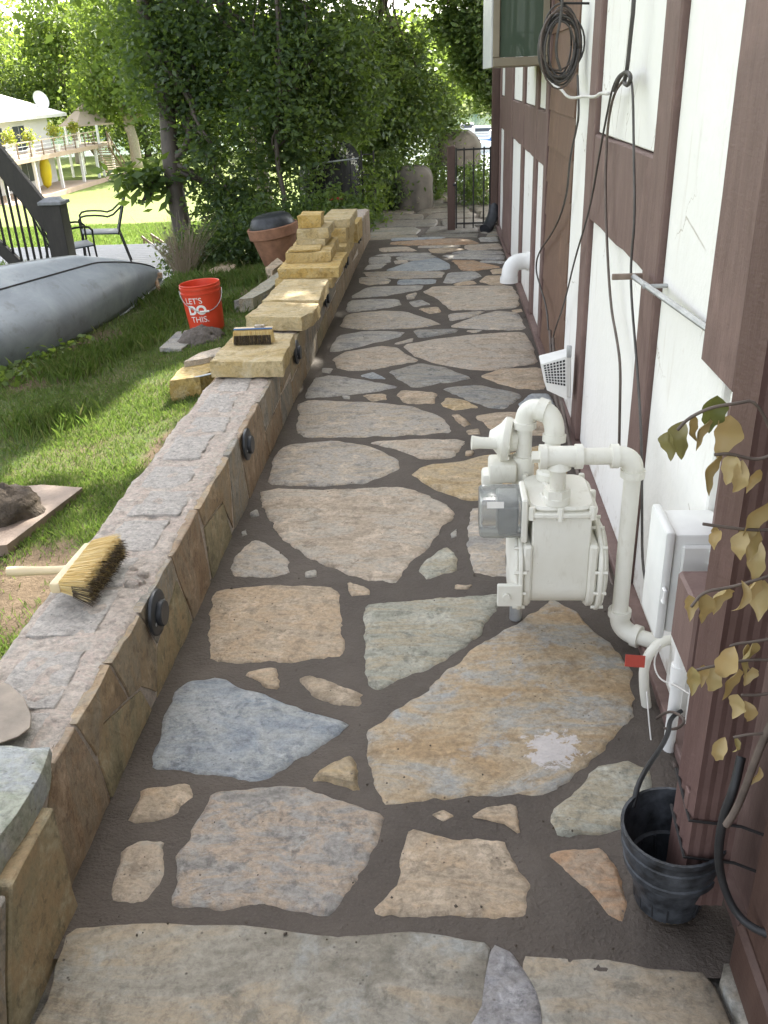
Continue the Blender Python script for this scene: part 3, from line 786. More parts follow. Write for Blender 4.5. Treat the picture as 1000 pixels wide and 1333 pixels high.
# grey block cores showing through the bed
yv = 1.28
while yv < 3.85:
    L = wr.uniform(.15, .26); sx = wr.uniform(-.015, .02); hw = wr.uniform(.065, .085)
    pl = [(-.955 + sx - hw, yv), (-.955 + sx + hw, yv + wr.uniform(-.01, .01)), (-.955 + sx + hw * wr.uniform(.8, 1.1), yv + L), (-.955 + sx - hw * wr.uniform(.8, 1.1), yv + L)]
    flag('block_core', pl, WT - .02, WT - .0022, 'block_grey', wall, .010, .006, edge=.004, und=.004, drop=.001, rnd=False)
    yv += L + wr.uniform(.015, .07)
for yv in (8.0, 8.45, 8.9):
    flag('block_core', [(-1.02, yv), (-.88, yv), (-.88, yv + .33), (-1.02, yv + .33)], WT - .02, WT + .004, 'block_grey', wall, .05, .01)
# facing stones toward the path: leaning joints, some courses split
def face_stone(pl, mat, out=0.0, par=wall):
    """pl in (y, z) on the path side"""
    if area2(pl) < 0: pl = pl[::-1]
    sd = wr.random() * 50
    o = densify(pl, .03, .0035, 16, sd, False)
    c = sum(o, Vector((0, 0))) / len(o); n = len(o); vs_, fs = [], []
    for k_, X in ((1.0, -.822), (1.0, -.8005), (.985, -.797), (.5, -.796)):
        for q in o:
            d = c + (q - c) * k_
            vs_.append((X + out + (.004 * fbm(d.x, d.y, sd, 8) if X > -.80 else 0), d.x, d.y))
    vs_.append((-.795 + out + .004 * fbm(c.x, c.y, sd, 8), c.x, c.y))
    for r in range(3):
        for i in range(n): fs.append((r * n + i, r * n + (i + 1) % n, (r + 1) * n + (i + 1) % n, (r + 1) * n + i))
    for i in range(n): fs.append((3 * n + i, 3 * n + (i + 1) % n, 4 * n))
    return pydata('facing_stone', vs_, fs, mat, par, False)
FM = ['face_brown', 'face_olive', 'face_rust', 'face_grey', 'face_brown', 'face_olive']
near = [  # read from the photograph (y, z)
 ([(1.25,-.02),(1.52,-.02),(1.50,.12),(1.44,.284),(1.33,.284),(1.25,.2)], 'face_rust'),
 ([(1.53,-.02),(1.86,-.02),(1.80,.10),(1.53,.20),(1.51,.12)], 'face_olive'),
 ([(1.45,.284),(1.505,.145),(1.53,.21),(1.72,.14),(1.66,.284)], 'face_brown'),
 ([(1.67,.284),(1.73,.135),(1.81,.11),(1.90,.02),(1.96,.13),(1.88,.284)], 'face_brown'),
 ([(1.88,-.02),(2.28,-.02),(2.20,.20),(1.97,.12),(1.91,.01)], 'face_olive'),
 ([(1.89,.284),(1.97,.13),(2.20,.21),(2.17,.284)], 'face_grey'),
 ([(2.30,-.02),(2.52,-.02),(2.48,.29),(2.19,.284),(2.21,.21)], 'face_rust'),
 ([(2.54,-.02),(2.86,-.02),(2.78,.17),(2.53,.20)], 'face_olive'),
 ([(2.50,.284),(2.53,.21),(2.78,.18),(2.88,.02),(2.93,.284)], 'face_brown'),
 ([(2.90,-.02),(3.16,-.02),(3.10,.29),(2.95,.284)], 'face_grey'),
 ([(3.18,-.02),(3.62,-.02),(3.52,.284),(3.12,.284)], 'face_rust'),
]
for pl, mt in near: face_stone(pl, mt)
yv = 3.64; top = 3.54
while yv < 9.5:
    w_ = wr.uniform(.3, .62); e = yv + w_; et = e + wr.uniform(-.09, .09)
    if e > 9.4: e = et = 9.64
    if wr.random() < .35:
        zm = wr.uniform(.1, .18)
        face_stone([(yv, -.02), (e, -.02), (e + (et - e) * .4 - .008, zm + wr.uniform(-.03, .03)), (yv + (top - yv) * .4, zm)], wr.choice(FM))
        face_stone([(yv + (top - yv) * .45, zm + .012), (e + (et - e) * .45 - .01, zm + .03), (et, WT - .006), (top, WT - .006)], wr.choice(FM))
    else:
        face_stone([(yv, -.02), (e, -.02), (et, WT - .006), (top, WT - .006)], wr.choice(FM))
    yv = e + .016; top = et + .016
# lawn side stones
yv = 1.3
while yv < 9.4:
    w_ = wr.uniform(.45, .8)
    flagn = B(); 
    b = [(-1.10, yv, -.34), (-1.10, min(9.62, yv + w_), -.34), (-1.10, min(9.62, yv + w_ + wr.uniform(-.05, .05)), .262), (-1.10, yv + .01, .262)]
    flagn.prism(b, (.035, 0, 0), .006).build('facing_stone', wr.choice(FM), wall, False)
    yv += w_ + .015

# finished end pier with its cap stone
pier = thing('stone_pier', 'finished end pier with pale green cap stone at the start of the low wall', 'pier', (-1.0, .9, 0))
B().bx(-1.2, -.805, -.2, 1.19, -.35, .25).build('pier_core', 'mortar_dry', pier, False)
pr = slab('cap_stone', [(-1.28, 1.34), (-.80, 1.325), (-.782, 1.28), (-.79, 1.10), (-.80, .92), (-.79, .5), (-.80, -.2), (-1.28, -.2)], .265, .327, 'cap_green', pier, .010, 3, step=.04)
def pier_face(pl, mat, x0=-.80, x1=-.765):
    pl = densify(pl, .06, .004, 9, wr.random() * 9, False)
    B().prism([(x0, a, c_) for a, c_ in pl], (x1 - x0, 0, 0), .004).build('facing_stone', mat, pier, False)
pier_face([(1.235, -.05), (1.225, .05), (1.235, .262), (1.05, .262), (.97, .13), (.90, -.05)], 'face_olive')
pier_face([(.885, -.05), (.96, .13), (1.03, .262), (.5, .262), (.45, -.05)], 'face_grey')
pier_face([(.435, -.05), (.485, .262), (-.2, .262), (-.2, -.05)], 'face_brown')
B().bx(-1.18, -.82, 1.19, 1.235, -.3, .262, .004).build('end_stone', 'face_grey', pier, False)

# ================================================================== timber framed house
HX, TX = .585, .565
house = thing('timber_framed_house', 'white plastered house with brown timber framing beside the path', 'house', (3.5, 5, 0))
B().bx(.61, 7.5, -1.6, 10.35, -.4, 5.2).build('core_wall', 'plaster', house, False)
def panel(y0, y1, z0, z1, x=HX, mat='plaster'):
    return B().bx(x, .608, y0, y1, z0, z1, .004).build('plaster_panel', mat, house, False)
def beam(y0, y1, z0, z1, x=TX, mat='timber', name='timber'):
    """a hand-hewn timber: wavy edges"""
    b = bmesh.new(); bmesh.ops.create_cube(b, size=1)
    for vv in b.verts: vv.co = Vector(((x + .609) / 2 + vv.co.x * (.609 - x), (y0 + y1) / 2 + vv.co.y * (y1 - y0), (z0 + z1) / 2 + vv.co.z * (z1 - z0)))
    long_z = (z1 - z0) > (y1 - y0)
    ed = [e for e in b.edges if abs((e.verts[0].co - e.verts[1].co)[2 if long_z else 1]) > 1e-4]
    bmesh.ops.subdivide_edges(b, edges=ed, cuts=max(2, int(max(z1 - z0, y1 - y0) / .12)), use_grid_fill=True)
    for vv in b.verts:
        q = noise.noise(Vector((vv.co.z * 5, vv.co.y * 5, y0))) * .006
        if long_z: vv.co.y += q
        else: vv.co.z += q
        if vv.co.x < (x + .6) / 2: vv.co.x += q * .6
    bmesh.ops.bevel(b, geom=[e for e in b.edges if e.calc_face_angle(0) > .8], offset=.005, segments=1, affect='EDGES')
    o = B(); o._merge(b)
    return o.build(name, mat, house, False)
TOP = 2.75
posts = [(10.0, 10.35), (8.25, 9.28), (7.03, 7.18), (6.01, 6.15), (5.38, 5.50), (3.69, 3.86), (2.46, 2.63)]
for a, b_ in posts: beam(a, b_, .03, TOP)
bays = [(9.285, 9.995), (7.185, 8.245), (6.155, 7.025), (5.505, 6.005)]
for a, b_ in bays:
    panel(a, b_, .03, 1.005); beam(a, b_, 1.01, 1.30, TX + .004); panel(a, b_, 1.305, TOP)
panel(2.635, 3.685, .03, .965); beam(2.635, 3.685, .97, 1.28, TX + .004); panel(2.635, 3.685, 1.285, TOP)
panel(3.865, 4.33, .03, TOP, HX - .004)
panel(1.945, 2.455, .03, TOP)
beam(1.705, 1.94, .915, TOP, TX - .003)
beam(-1.6, 1.70, .90, 1.26, TX + .003)
panel(-1.6, 1.70, 1.265, TOP)
panel(1.80, 1.94, .03, .91, HX - .012)
panel(1.405, 1.785, .03, .40)
beam(1.40, 1.715, .405, .895, TX - .004)
panel(1.72, 1.785, .405, .895)
beam(-1.6, 1.395, .03, .895, TX + .002)
beam(-1.6, 10.35, TOP + .005, TOP + .25)
for a in (-.6, .6, 1.8, 3.0, 4.2, 5.4, 6.6, 7.8, 9.0):
    beam(a, a + .16, TOP + .255, 5.0)
for a, b_ in zip((-.43, .77, 1.97, 3.17, 4.37, 5.57, 6.77, 7.97), (.595, 1.795, 2.995, 4.195, 5.395, 6.595, 7.795, 8.995)): panel(a, b_, TOP + .255, 5.0)
# wooden shakes between plaster strip and post
sh = random.Random(5)
for r in range(15):
    z0 = .04 + r * .182; yy = 4.335
    while yy < 5.37:
        w_ = sh.uniform(.14, .40); e = min(5.375, yy + w_)
        if e > 5.30: e = 5.375
        B().prism([(.582, yy, z0), (.572, yy, z0 + sh.uniform(-.003, .002)), (.580, yy, z0 + .186), (.60, yy, z0 + .186)], (0, e - yy - .0015, 0)).build('shingle', 'shingle_wood', house, False)
        yy = e
B().bx(.545, .60, -1.6, 10.3, -.04, .03, .004).build('base_flashing', 'timber', house, False)
# roof, out of frame, but it shades the path
roof = B().prism([(.15, -2.0, 5.0), (4.05, -2.0, 7.4), (7.95, -2.0, 5.0), (7.95, -2.0, 5.15), (4.05, -2.0, 7.58), (.15, -2.0, 5.15)], (0, 12.8, 0)).build('roof', 'shingle_wood', house, False)
# corner downspout, brown, with a black boot
cds = thing('corner_downspout', 'brown square downspout at the far house corner with black boot', 'downspout', (.55, 10.2, -.02))
B().bx(.485, .565, 10.05, 10.16, .2, 4.8, .006).build('pipe', 'post_dark', cds)
B().tube([(.525, 10.1, .24), (.52, 10.06, .14), (.47, 9.98, .04), (.42, 9.9, .0)], [.055, .06, .06, .065], 12, sm=1).build('boot', 'black_plastic', cds)

# projecting window
win = thing('bay_window', 'projecting window with tan metal frame high on the house wall', 'window', (.4, 5.9, 1.5))
wy0, wy1, wx0, wz0, wz1 = 5.40, 6.5, .262, 1.535, 2.9
B().bx(wx0, .56, wy0, wy1, wz0, wz0 + .045, .004).build('sill', 'window_frame', win)
B().bx(wx0, .56, wy0, wy1, wz1 - .05, wz1, .004).build('head', 'window_frame', win)
for (a, b_, c_, d_) in ((wx0, wx0 + .035, wy0, wy0 + .035), (.525, .56, wy0, wy0 + .035), (wx0, wx0 + .035, wy1 - .035, wy1)):
    B().bx(a, b_, c_, d_, wz0 + .046, wz1 - .051, .003).build('mullion', 'window_frame', win)
B().bx(wx0 - .012, wx0 - .001, wy0 + .005, wy1, wz0 - .002, wz1, .002).build('edge_trim', 'window_edge', win)
B().bx(wx0 + .036, .524, wy0 + .012, wy0 + .018, wz0 + .046, wz1 - .051).build('pane', 'window_glass', win, False)
B().bx(wx0 + .012, wx0 + .018, wy0 + .036, wy1 - .036, wz0 + .046, wz1 - .051).build('pane', 'window_glass', win, False)
cur = []
for k_ in range(31): cur.append((wx0 + .05 + .014 * k_ * .5 * 2 * .95, wy0 + .16 + .02 * math.sin(k_ * 1.9) + .008 * math.sin(k_ * 5.1)))
vs_ = [(x, y, z) for z in (wz0 + .05, wz1 - .06) for x, y in cur]
pydata('curtain', vs_, [(k_, k_ + 1, 31 + k_ + 1, 31 + k_) for k_ in range(30)], 'curtain', win, True)

# ================================================================== gas meter
gas = thing('gas_meter', 'cream painted gas meter with thick pipes standing before the house wall', 'gas meter', (.31, 2.27, 0))
MP = 'meter_paint'
gy0, gy1 = 2.13, 2.36           # body depth
def rrect(x0, x1, y0, y1, r, z, n=5):
    o = []
    for cx_, cy_, a in ((x1 - r, y1 - r, 0), (x0 + r, y1 - r, 90), (x0 + r, y0 + r, 180), (x1 - r, y0 + r, 270)):
        for k_ in range(n + 1):
            t_ = rad(a + 90 * k_ / n); o.append((cx_ + r * math.cos(t_), cy_ + r * math.sin(t_), z))
    return o
body = B()
def yz_outline(x, z0, z1, y0, y1, r, n=6):
    o = [(x, y0, z1), (x, y1, z1)]
    for k_ in range(n + 1):
        a = rad(0 - 90 * k_ / n); o.append((x, y1 - r + r * math.cos(a), z0 + r + r * math.sin(a)))
    for k_ in range(n + 1):
        a = rad(270 - 90 * k_ / n); o.append((x, y0 + r + r * math.cos(a), z0 + r + r * math.sin(a)))
    return o
body.prism(yz_outline(.228, .135, .43, gy0 + .006, gy1 - .006, .07), (.158, 0, 0), .004)
for x_, d_ in ((.206, .024), (.384, .024)):
    body.prism(yz_outline(x_, .118, .345, gy0 - .006, gy1 + .006, .085), (d_, 0, 0), .006)
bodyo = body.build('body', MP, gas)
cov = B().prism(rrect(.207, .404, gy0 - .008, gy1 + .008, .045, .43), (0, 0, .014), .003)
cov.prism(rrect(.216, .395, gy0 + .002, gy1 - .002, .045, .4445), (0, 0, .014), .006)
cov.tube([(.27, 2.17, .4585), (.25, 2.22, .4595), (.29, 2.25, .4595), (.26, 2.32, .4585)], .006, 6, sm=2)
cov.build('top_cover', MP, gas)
def flange(x, s):
    b = B(); pl = []
    for k_ in range(32):
        a = 2 * math.pi * k_ / 32
        ca, sa = math.cos(a), math.sin(a)
        ry = .148 * (abs(ca) ** 2.6 + abs(sa) ** 2.6) ** (-1 / 2.6)
        pl.append((x, 2.245 + ca * ry * .93, .235 + sa * ry * .88))
    b.prism(pl, (.012 * s, 0, 0), .003)
    pl2 = [(x + .012 * s, 2.245 + (p[1] - 2.245) * .94, .235 + (p[2] - .235) * .94) for p in pl]
    b.prism(pl2, (.009 * s, 0, 0), .003)
    b.lathe([(.12, 0), (.10, .012), (.02, .018)], (x + .02 * s, 2.245, .235), (s, 0, 0), 28)
    return b.build('flange_plate', MP, gas)
for x, s_ in ((.205, -1), (.41, 1)):
    fo = flange(x, s_)
    for k_ in range(12):
        a = 2 * math.pi * (k_ + .5) / 12; ca, sa = math.cos(a), math.sin(a)
        ry = .141 * (abs(ca) ** 2.6 + abs(sa) ** 2.6) ** (-1 / 2.6)
        B().tube([(x - s_ * .010, 2.245 + ca * ry * .93, .235 + sa * ry * .88), (x + s_ * .024, 2.245 + ca * ry * .93, .235 + sa * ry * .88)], .005, 6).build('bolt', MP, fo)
for (a, b_) in ((.225, gy0 + .006), (.30, gy0 - .002), (.385, gy0 + .006), (.40, 2.24), (.385, gy1 - .006), (.30, gy1 + .002), (.225, gy1 - .006), (.213, 2.24)):
    B().lathe([(.0, .008), (.008, .007), (.009, .0), (.009, -.03), (.0, -.03)], (a, b_, .452), (0, 0, 1), 6).build('bolt', MP, gas)
# index window on the path side
ix = thing_part = B().bx(.085, .205, 2.14, 2.26, .36, .475, .012, 3)
ixo = ix.build('index_cover', 'clear_plastic', gas)
B().bx(.135, .19, 2.155, 2.245, .37, .45, .004).build('index_register', 'galvanised', ixo)
B().bx(.105, .15, 2.139, 2.1395, .455, .474).build('index_label', 'letter_white', ixo, False)
B().bx(.198, .215, 2.135, 2.265, .35, .48, .004).build('index_gasket', MP, ixo)
# bracket and foot
B().bx(.135, .205, 2.105, 2.118, .165, .235, .003).tube([(.16, 2.104, .2), (.16, 2.095, .2)], .011, 8).build('bracket', MP, gas)
B().tube([(.205, 2.30, .0), (.205, 2.30, .14)], .019, 12).build('foot', 'galvanised', gas)
def fitting(b, p0, p1, r, rim=.008, l=.018):
    """pipe socket with a bead at each end"""
    p0, p1 = Vector(p0), Vector(p1); d = (p1 - p0).normalized()
    b.tube([p0, p1], r, 20)
    for q, s_ in ((p0, 1), (p1, -1)): b.tube([q - d * .001 * s_, q + d * l * s_], r + rim * .6, 20)
PR = .0225
pb = B()
# outlet: up from the cover, tee, across, elbow, down, elbow into the wall
ox, oy, tz = .292, 2.165, .592
pb.lathe([(.03, 0), (.034, .004), (.034, .022), (.030, .026), (.030, .036), (.021, .04), (.021, .10), (.034, .105), (.026, .125), (.02, .14)], (ox, oy, .456), (0, 0, 1), 20)
pb.lathe([(.0, 0), (.036, 0), (.036, .024), (.0, .024)], (ox, oy, .478), (0, 0, 1), 6)
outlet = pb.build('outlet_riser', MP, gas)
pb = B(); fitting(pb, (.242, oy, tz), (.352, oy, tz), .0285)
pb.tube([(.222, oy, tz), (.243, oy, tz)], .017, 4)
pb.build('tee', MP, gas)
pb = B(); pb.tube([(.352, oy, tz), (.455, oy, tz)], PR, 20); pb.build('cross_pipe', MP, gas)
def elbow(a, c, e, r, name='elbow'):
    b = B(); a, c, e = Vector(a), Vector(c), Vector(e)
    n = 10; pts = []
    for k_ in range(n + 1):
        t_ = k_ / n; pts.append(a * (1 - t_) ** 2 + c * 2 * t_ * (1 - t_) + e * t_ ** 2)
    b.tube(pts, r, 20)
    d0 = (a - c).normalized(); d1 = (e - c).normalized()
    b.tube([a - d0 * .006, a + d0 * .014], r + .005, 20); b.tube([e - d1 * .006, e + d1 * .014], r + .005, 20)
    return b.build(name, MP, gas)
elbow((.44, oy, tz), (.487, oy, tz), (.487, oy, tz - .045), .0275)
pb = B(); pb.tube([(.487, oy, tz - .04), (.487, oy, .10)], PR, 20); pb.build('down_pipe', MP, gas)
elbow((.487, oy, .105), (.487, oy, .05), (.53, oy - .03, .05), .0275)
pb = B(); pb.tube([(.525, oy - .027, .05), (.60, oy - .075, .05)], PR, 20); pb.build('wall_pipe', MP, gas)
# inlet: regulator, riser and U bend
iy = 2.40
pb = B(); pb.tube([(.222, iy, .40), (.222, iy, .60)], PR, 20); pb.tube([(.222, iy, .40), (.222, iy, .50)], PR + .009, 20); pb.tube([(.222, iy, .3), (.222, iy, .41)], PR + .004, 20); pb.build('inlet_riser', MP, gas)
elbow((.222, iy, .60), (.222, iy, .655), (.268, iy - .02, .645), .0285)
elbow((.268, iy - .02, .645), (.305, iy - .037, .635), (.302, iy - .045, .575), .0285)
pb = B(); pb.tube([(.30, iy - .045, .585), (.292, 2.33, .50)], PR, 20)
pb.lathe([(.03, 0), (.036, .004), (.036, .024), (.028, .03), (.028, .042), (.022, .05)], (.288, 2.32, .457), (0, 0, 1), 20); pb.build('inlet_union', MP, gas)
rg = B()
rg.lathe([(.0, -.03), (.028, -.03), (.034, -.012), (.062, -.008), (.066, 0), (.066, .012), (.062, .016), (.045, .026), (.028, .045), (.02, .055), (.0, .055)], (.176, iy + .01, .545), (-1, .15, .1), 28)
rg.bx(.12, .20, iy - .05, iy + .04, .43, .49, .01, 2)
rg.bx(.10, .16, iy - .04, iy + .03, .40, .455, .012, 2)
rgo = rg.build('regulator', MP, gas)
B().tube([(.17, iy - .01, .54), (.095, iy - .02, .548), (.07, iy - .022, .55)], [.017, .017, .021], 14).build('regulator_vent', MP, rgo)
for k_ in range(8):
    a = 2 * math.pi * k_ / 8
    B().box((.172, iy + .01 + .058 * math.cos(a), .545 + .058 * math.sin(a)), (.012, .01, .01), .002).build('bolt', MP, rgo)

# ================================================================== box on the wall and its wiring
eb = thing('utility_box', 'pale grey hinged utility box mounted on the white wall', 'utility box', (.56, 1.75, .3))
B().bx(.475, .584, 1.665, 1.79, .375, .622, .010, 2).build('case', 'box_plastic', eb)
B().bx(.452, .474, 1.655, 1.80, .365, .632, .008, 2).build('lid', 'box_plastic', eb)
B().bx(.49, .575, 1.652, 1.664, .45, .60, .004).build('side_rib', 'box_plastic', eb)
B().tube([(.46, 1.652, .47), (.46, 1.64, .47), (.46, 1.64, .50), (.46, 1.652, .50)], .004, 6).build('hasp', 'white_plastic', eb)
for k_ in range(6):
    B().tube([(.55, 1.655, .44 + k_ * .03), (.55, 1.64, .44 + k_ * .03)], .006, 6).build('knockout', 'box_plastic', eb)
B().tube([(.535, 1.72, .375), (.535, 1.72, .05), (.535, 1.715, -.02)], .014, 12).tube([(.535, 1.72, .25), (.535, 1.72, .19)], .019, 12).build('conduit', 'white_plastic', eb)
B().bx(.575, .584, 1.80, 1.83, .03, 1.35, .004).build('wall_conduit', 'white_plastic', eb)
el = thing('conduit_elbow', 'short cream conduit elbow at the foot of the utility box', 'pipe', (.5, 1.95, .0))
B().tube([(.595, 1.96, .16), (.54, 1.93, .17), (.50, 1.90, .13), (.505, 1.885, .05), (.52, 1.88, -.02)], .013, 14, sm=2).build('elbow', MP, el)
tg = B().box((.468, 1.86, .16), (.055, .003, .03), .0, rot=(-.45, .25, .25)).build('red_tag', 'red_tag', None, False); tag(tg, 'small red tag hanging by the conduit below the utility box', 'tag')
def cable(name, label, pts, r, mat, cat='cable', sm=2, seg=6, group=None):
    b = B()
    for p in (pts if isinstance(pts[0], list) else [pts]): b.tube(p, r, seg, sm=sm)
    return tag(b.build(name, mat, None, True), label, cat, group)
wx = lambda L, X=.545: [at_x(a, b_, X) for a, b_ in L]
for i, (lab, pts) in enumerate([('thin white wire curling from the conduit below the red tag', [(860,840),(850,862),(858,885),(880,892),(900,905)]),
                                ('stiff grey wire crossing from wall base to the downspout', [(855,935),(870,925),(885,930),(893,940),(880,950),(865,948)])]):
    cable('wire', lab, wx(pts, .52), .0022 if i < 1 else .0035, 'cable_white' if i < 1 else 'cable_brown', 'wire')
cable('cable', 'brown bundle of cables running along the foot of the house wall', [
    wx([(716,430),(718,470),(722,520),(738,560),(745,600),(757,640),(775,690),(795,760),(812,830),(832,880),(850,930),(862,965),(880,1000)], .538),
    wx([(720,440),(724,500),(735,540),(740,570),(750,610),(764,650),(782,710),(800,770),(818,840),(840,895),(855,940),(870,985)], .532),
    wx([(730,545),(733,580),(748,600),(742,615),(755,640)], .525)], .008, 'cable_brown')
cable('wire', 'thin green and white wire end near the black pot', wx([(842,900),(845,940),(850,985),(858,1010),(862,1022)], .50), .002, 'cable_white', 'wire')

# hanging cables and coil
Lk = at_x(815, 98, .53)
cable('cable', 'thick grey cable hanging from above to a loose knot on the white panel', [[at_x(835, -260, .54)] + wx([(826,0),(821,45),(816,95),(812,108),(818,112),(822,100),(816,92),(806,100),(800,118)], .535)], .0066, 'cable_dark')
cable('cable', 'grey cable from the knot slanting down to the white plastic vent', [wx([(818,95),(806,96),(797,115),(790,150),(783,186),(768,274),(749,334),(735,395),(722,430),(717,455)], .54)], .0038, 'cable_dark')
cable('cable', 'pale grey cable from the knot hanging down behind the gas meter pipe', [wx([(812,104),(800,120),(793,150),(790,182),(788,240),(790,315),(795,399),(803,440),(808,476),(807,530),(806,585)], .542)], .0045, 'cable_brown')
cable('cable', 'dark cable from the knot hanging along the timber to the utility box', [wx([(818,96),(824,110),(825,190),(827,285),(821,342),(822,390),(829,470),(835,560),(836,660),(836,740),(846,775)], .54)], .0038, 'cable_dark')
cable('cable', 'whitish corrugated conduit strung between coil and knot', [wx([(704,78),(706,95),(716,104),(722,112),(731,116),(738,126),(748,128),(760,125),(775,127),(782,121),(792,122)], .52)], .006, 'cable_white')
cr = random.Random(9)
ring = []
cc = Vector((.475, 4.12, 1.60))
for k_ in range(15):
    ra, rb = .076 + cr.uniform(-.024, .014), .13 + cr.uniform(-.03, .018); oy_ = cr.uniform(-.045, .05); ph = cr.uniform(-.12, .12); oz = cr.uniform(-.02, .012); oxx = cr.uniform(-.012, .012)
    ring.append([cc + Vector((ra * math.cos(t_) * math.cos(ph) + oxx, oy_ + ra * math.sin(ph) * math.cos(t_) * 2, rb * math.sin(t_) + oz)) for t_ in np.linspace(0, 2 * math.pi, 28)])
co = thing('cable_coil', 'big coil of black cable hung on the wall below the window', 'cable coil', (.475, 4.12, 1.46))
b = B()
for i, r_ in enumerate(ring[:11]): b.tube(r_, .0042, 6)
b.build('loops', 'cable_dark', co, True)
b = B()
for r_ in ring[11:]: b.tube(r_, .004, 6)
b.build('pale_loops', 'cable_brown', co, True)
b = B().tube([cc + Vector((0, -.03, .60)), cc + Vector((-.01, -.04, .3)), cc + Vector((-.005, -.05, .12)), cc + Vector((-.03, -.05, -.02)), cc + Vector((.0, -.05, -.10))], .006, 6, sm=2)
b.build('hanging_end', 'cable_dark', co, True)
cable('cable', 'thin dark cable drooping from the coil down the wooden shingles', [wx([(752,98),(754,150),(750,170),(742,205),(738,258),(722,300),(701,328),(697,350),(703,372),(712,400),(714,430)], .54)], .0048, 'cable_dark')
hk = B().tube([(.60, 4.12, 1.74), (.47, 4.1, 1.745), (.455, 4.1, 1.765)], .005, 6).build('hook', 'iron', co)

# T-ended rod fixed along the wall
rod = thing('wall_rod', 'thin steel rod with a wooden crossbar fixed along the white wall', 'rod', (.5, 2.0, .97))
B().tube([(.520, 2.53, .98), (.575, 1.90, .982)], .008, 8).build('rod', 'galvanised', rod)
p0, p1 = at_y(797, 359, 2.53), at_y(836, 361, 2.53)
B().box((p0 + p1) / 2, ((p1 - p0).length, .012, .016), .002).build('crossbar', 'board_wood', rod)
B().tube([(.52, 2.4, .98), (.60, 2.4, .98)], .006, 6).build('bracket', 'galvanised', rod)

# white outlet pipe
op = thing('drain_pipe', 'white plastic elbow pipe sticking out of the far wall base', 'pipe', (.5, 6.35, .2))
B().tube([(.60, 6.3, .33), (.53, 6.3, .33), (.475, 6.28, .325), (.445, 6.27, .29), (.438, 6.265, .235), (.436, 6.262, .2)], .056, 18, sm=1, caps=False).build('elbow', 'white_plastic', op)
B().tube([(.436, 6.262, .235), (.436, 6.262, .195)], .062, 18, caps=False).build('collar', 'white_plastic', op)
B().tube([(.555, 6.3, .33), (.59, 6.3, .33)], .064, 18).build('collar', 'white_plastic', op)

# vent hood with grille
vt = thing('vent_hood', 'white plastic vent hood with square grille low on the wall', 'vent', (.5, 3.75, .2))
vy = 3.72
q = lambda x, y: at_y(x, y, vy)
A_, B_, C_, D_ = q(705, 474), q(738, 464), q(738, 520), q(712, 508)
b = B(); b.prism([A_, B_ , C_, D_], (0, .012, 0)); 
b.prism([A_ + Vector((0, .012, 0)), B_ + Vector((.02, .012, 0)), C_ + Vector((.02, .012, 0)), D_ + Vector((0, .012, 0))], (0, .12, 0), .004); b.build('hood', 'white_plastic', vt, False)
def vq(s_, t_): return (A_ * (1 - s_) + B_ * s_) * (1 - t_) + (D_ * (1 - s_) + C_ * s_) * t_
b = B()
for i in range(7):
    for j_ in range(8):
        s0, s1 = .07 + i * .128, .07 + i * .128 + .085; t0, t1 = .06 + j_ * .082, .06 + j_ * .082 + .052
        b.prism([vq(s0, t0) + Vector((0, -.0015, 0)), vq(s1, t0) + Vector((0, -.0015, 0)), vq(s1, t1) + Vector((0, -.0015, 0)), vq(s0, t1) + Vector((0, -.0015, 0))], (0, -.001, 0))
b.build('grille_openings', 'black_rubber', vt, False)
B().box(vq(.95, -.12) + Vector((.015, 0, 0)), (.02, .02, .05), .003).build('clip', 'galvanised', vt)

# ================================================================== downspout, post, pot and dry vine at the right
dsp = thing('downspout', 'brown ribbed rectangular downspout draining into the black pot', 'downspout', (.46, 1.25, .06))
pl = []
dx0, dx1, dy0, dy1 = .434, .512, 1.205, 1.305
for k_ in range(9):      # ribbed side toward the path
    t_ = k_ / 8; pl.append((dx0 - (.007 if k_ % 2 else 0), dy1 - (dy1 - dy0) * t_, .07))
for k_ in range(9):
    t_ = k_ / 8; pl.append((dx0 + (dx1 - dx0) * t_, dy0 - (.0 if k_ % 2 else .002), .07))
pl += [(dx1, dy1, .07)]
B().prism(pl, (0, 0, 4.6)).build('pipe', 'pipe_brown', dsp, False)
for zz in (.29, .20):
    rp = [(dx0 - .007, dy1 + .004, zz + .02), (dx0 - .007, dy0 - .006, zz), (dx1 + .006, dy0 - .006, zz - .012), (dx1 + .05, dy0 - .03, zz - .012)]
    B().tube(rp, .0032, 6).build('tie', 'iron', dsp)
B().box((dx0 - .006, 1.23, .31), (.006, .02, .05), .002).build('strap_end', 'pipe_brown', dsp)
post = thing('wooden_post', 'dark brown wooden post standing behind the downspout', 'post', (.58, 1.06, 0))
B().bx(.512, .72, .90, 1.135, .0, .12, .01, 1).build('base_block', 'post_dark', post)
B().bx(.522, .70, .91, 1.125, .121, 2.7, .008, 1).build('shaft', 'post_dark', post)
stub = thing('timber_stub', 'square brown timber stub projecting between utility box and downspout', 'timber', (.52, 1.53, .42))
B().bx(.470, .584, 1.455, 1.60, .415, .575, .006, 1).build('block', 'timber', stub)
pot = thing('plant_pot', 'black ribbed plastic pot catching the brown downspout', 'pot', (.425, 1.275, 0))
pcx = (.430, 1.268, .012)
pa = Vector((-.03, -.02, 1)).normalized()
prof = [(.0, .006), (.052, .006), (.054, .0), (.06, .004), (.068, .10), (.080, .104), (.085, .108), (.0855, .12), (.083, .123), (.086, .138), (.0875, .142), (.0865, .15), (.091, .153), (.0915, .168), (.0895, .171), (.092, .188), (.0935, .19), (.0935, .2), (.088, .2), (.083, .15), (.062, .03), (.0, .028)]
prof = [(r * 1.06, h) for r, h in prof]
pb = B(); pb.lathe(prof, pcx, pa, 36)
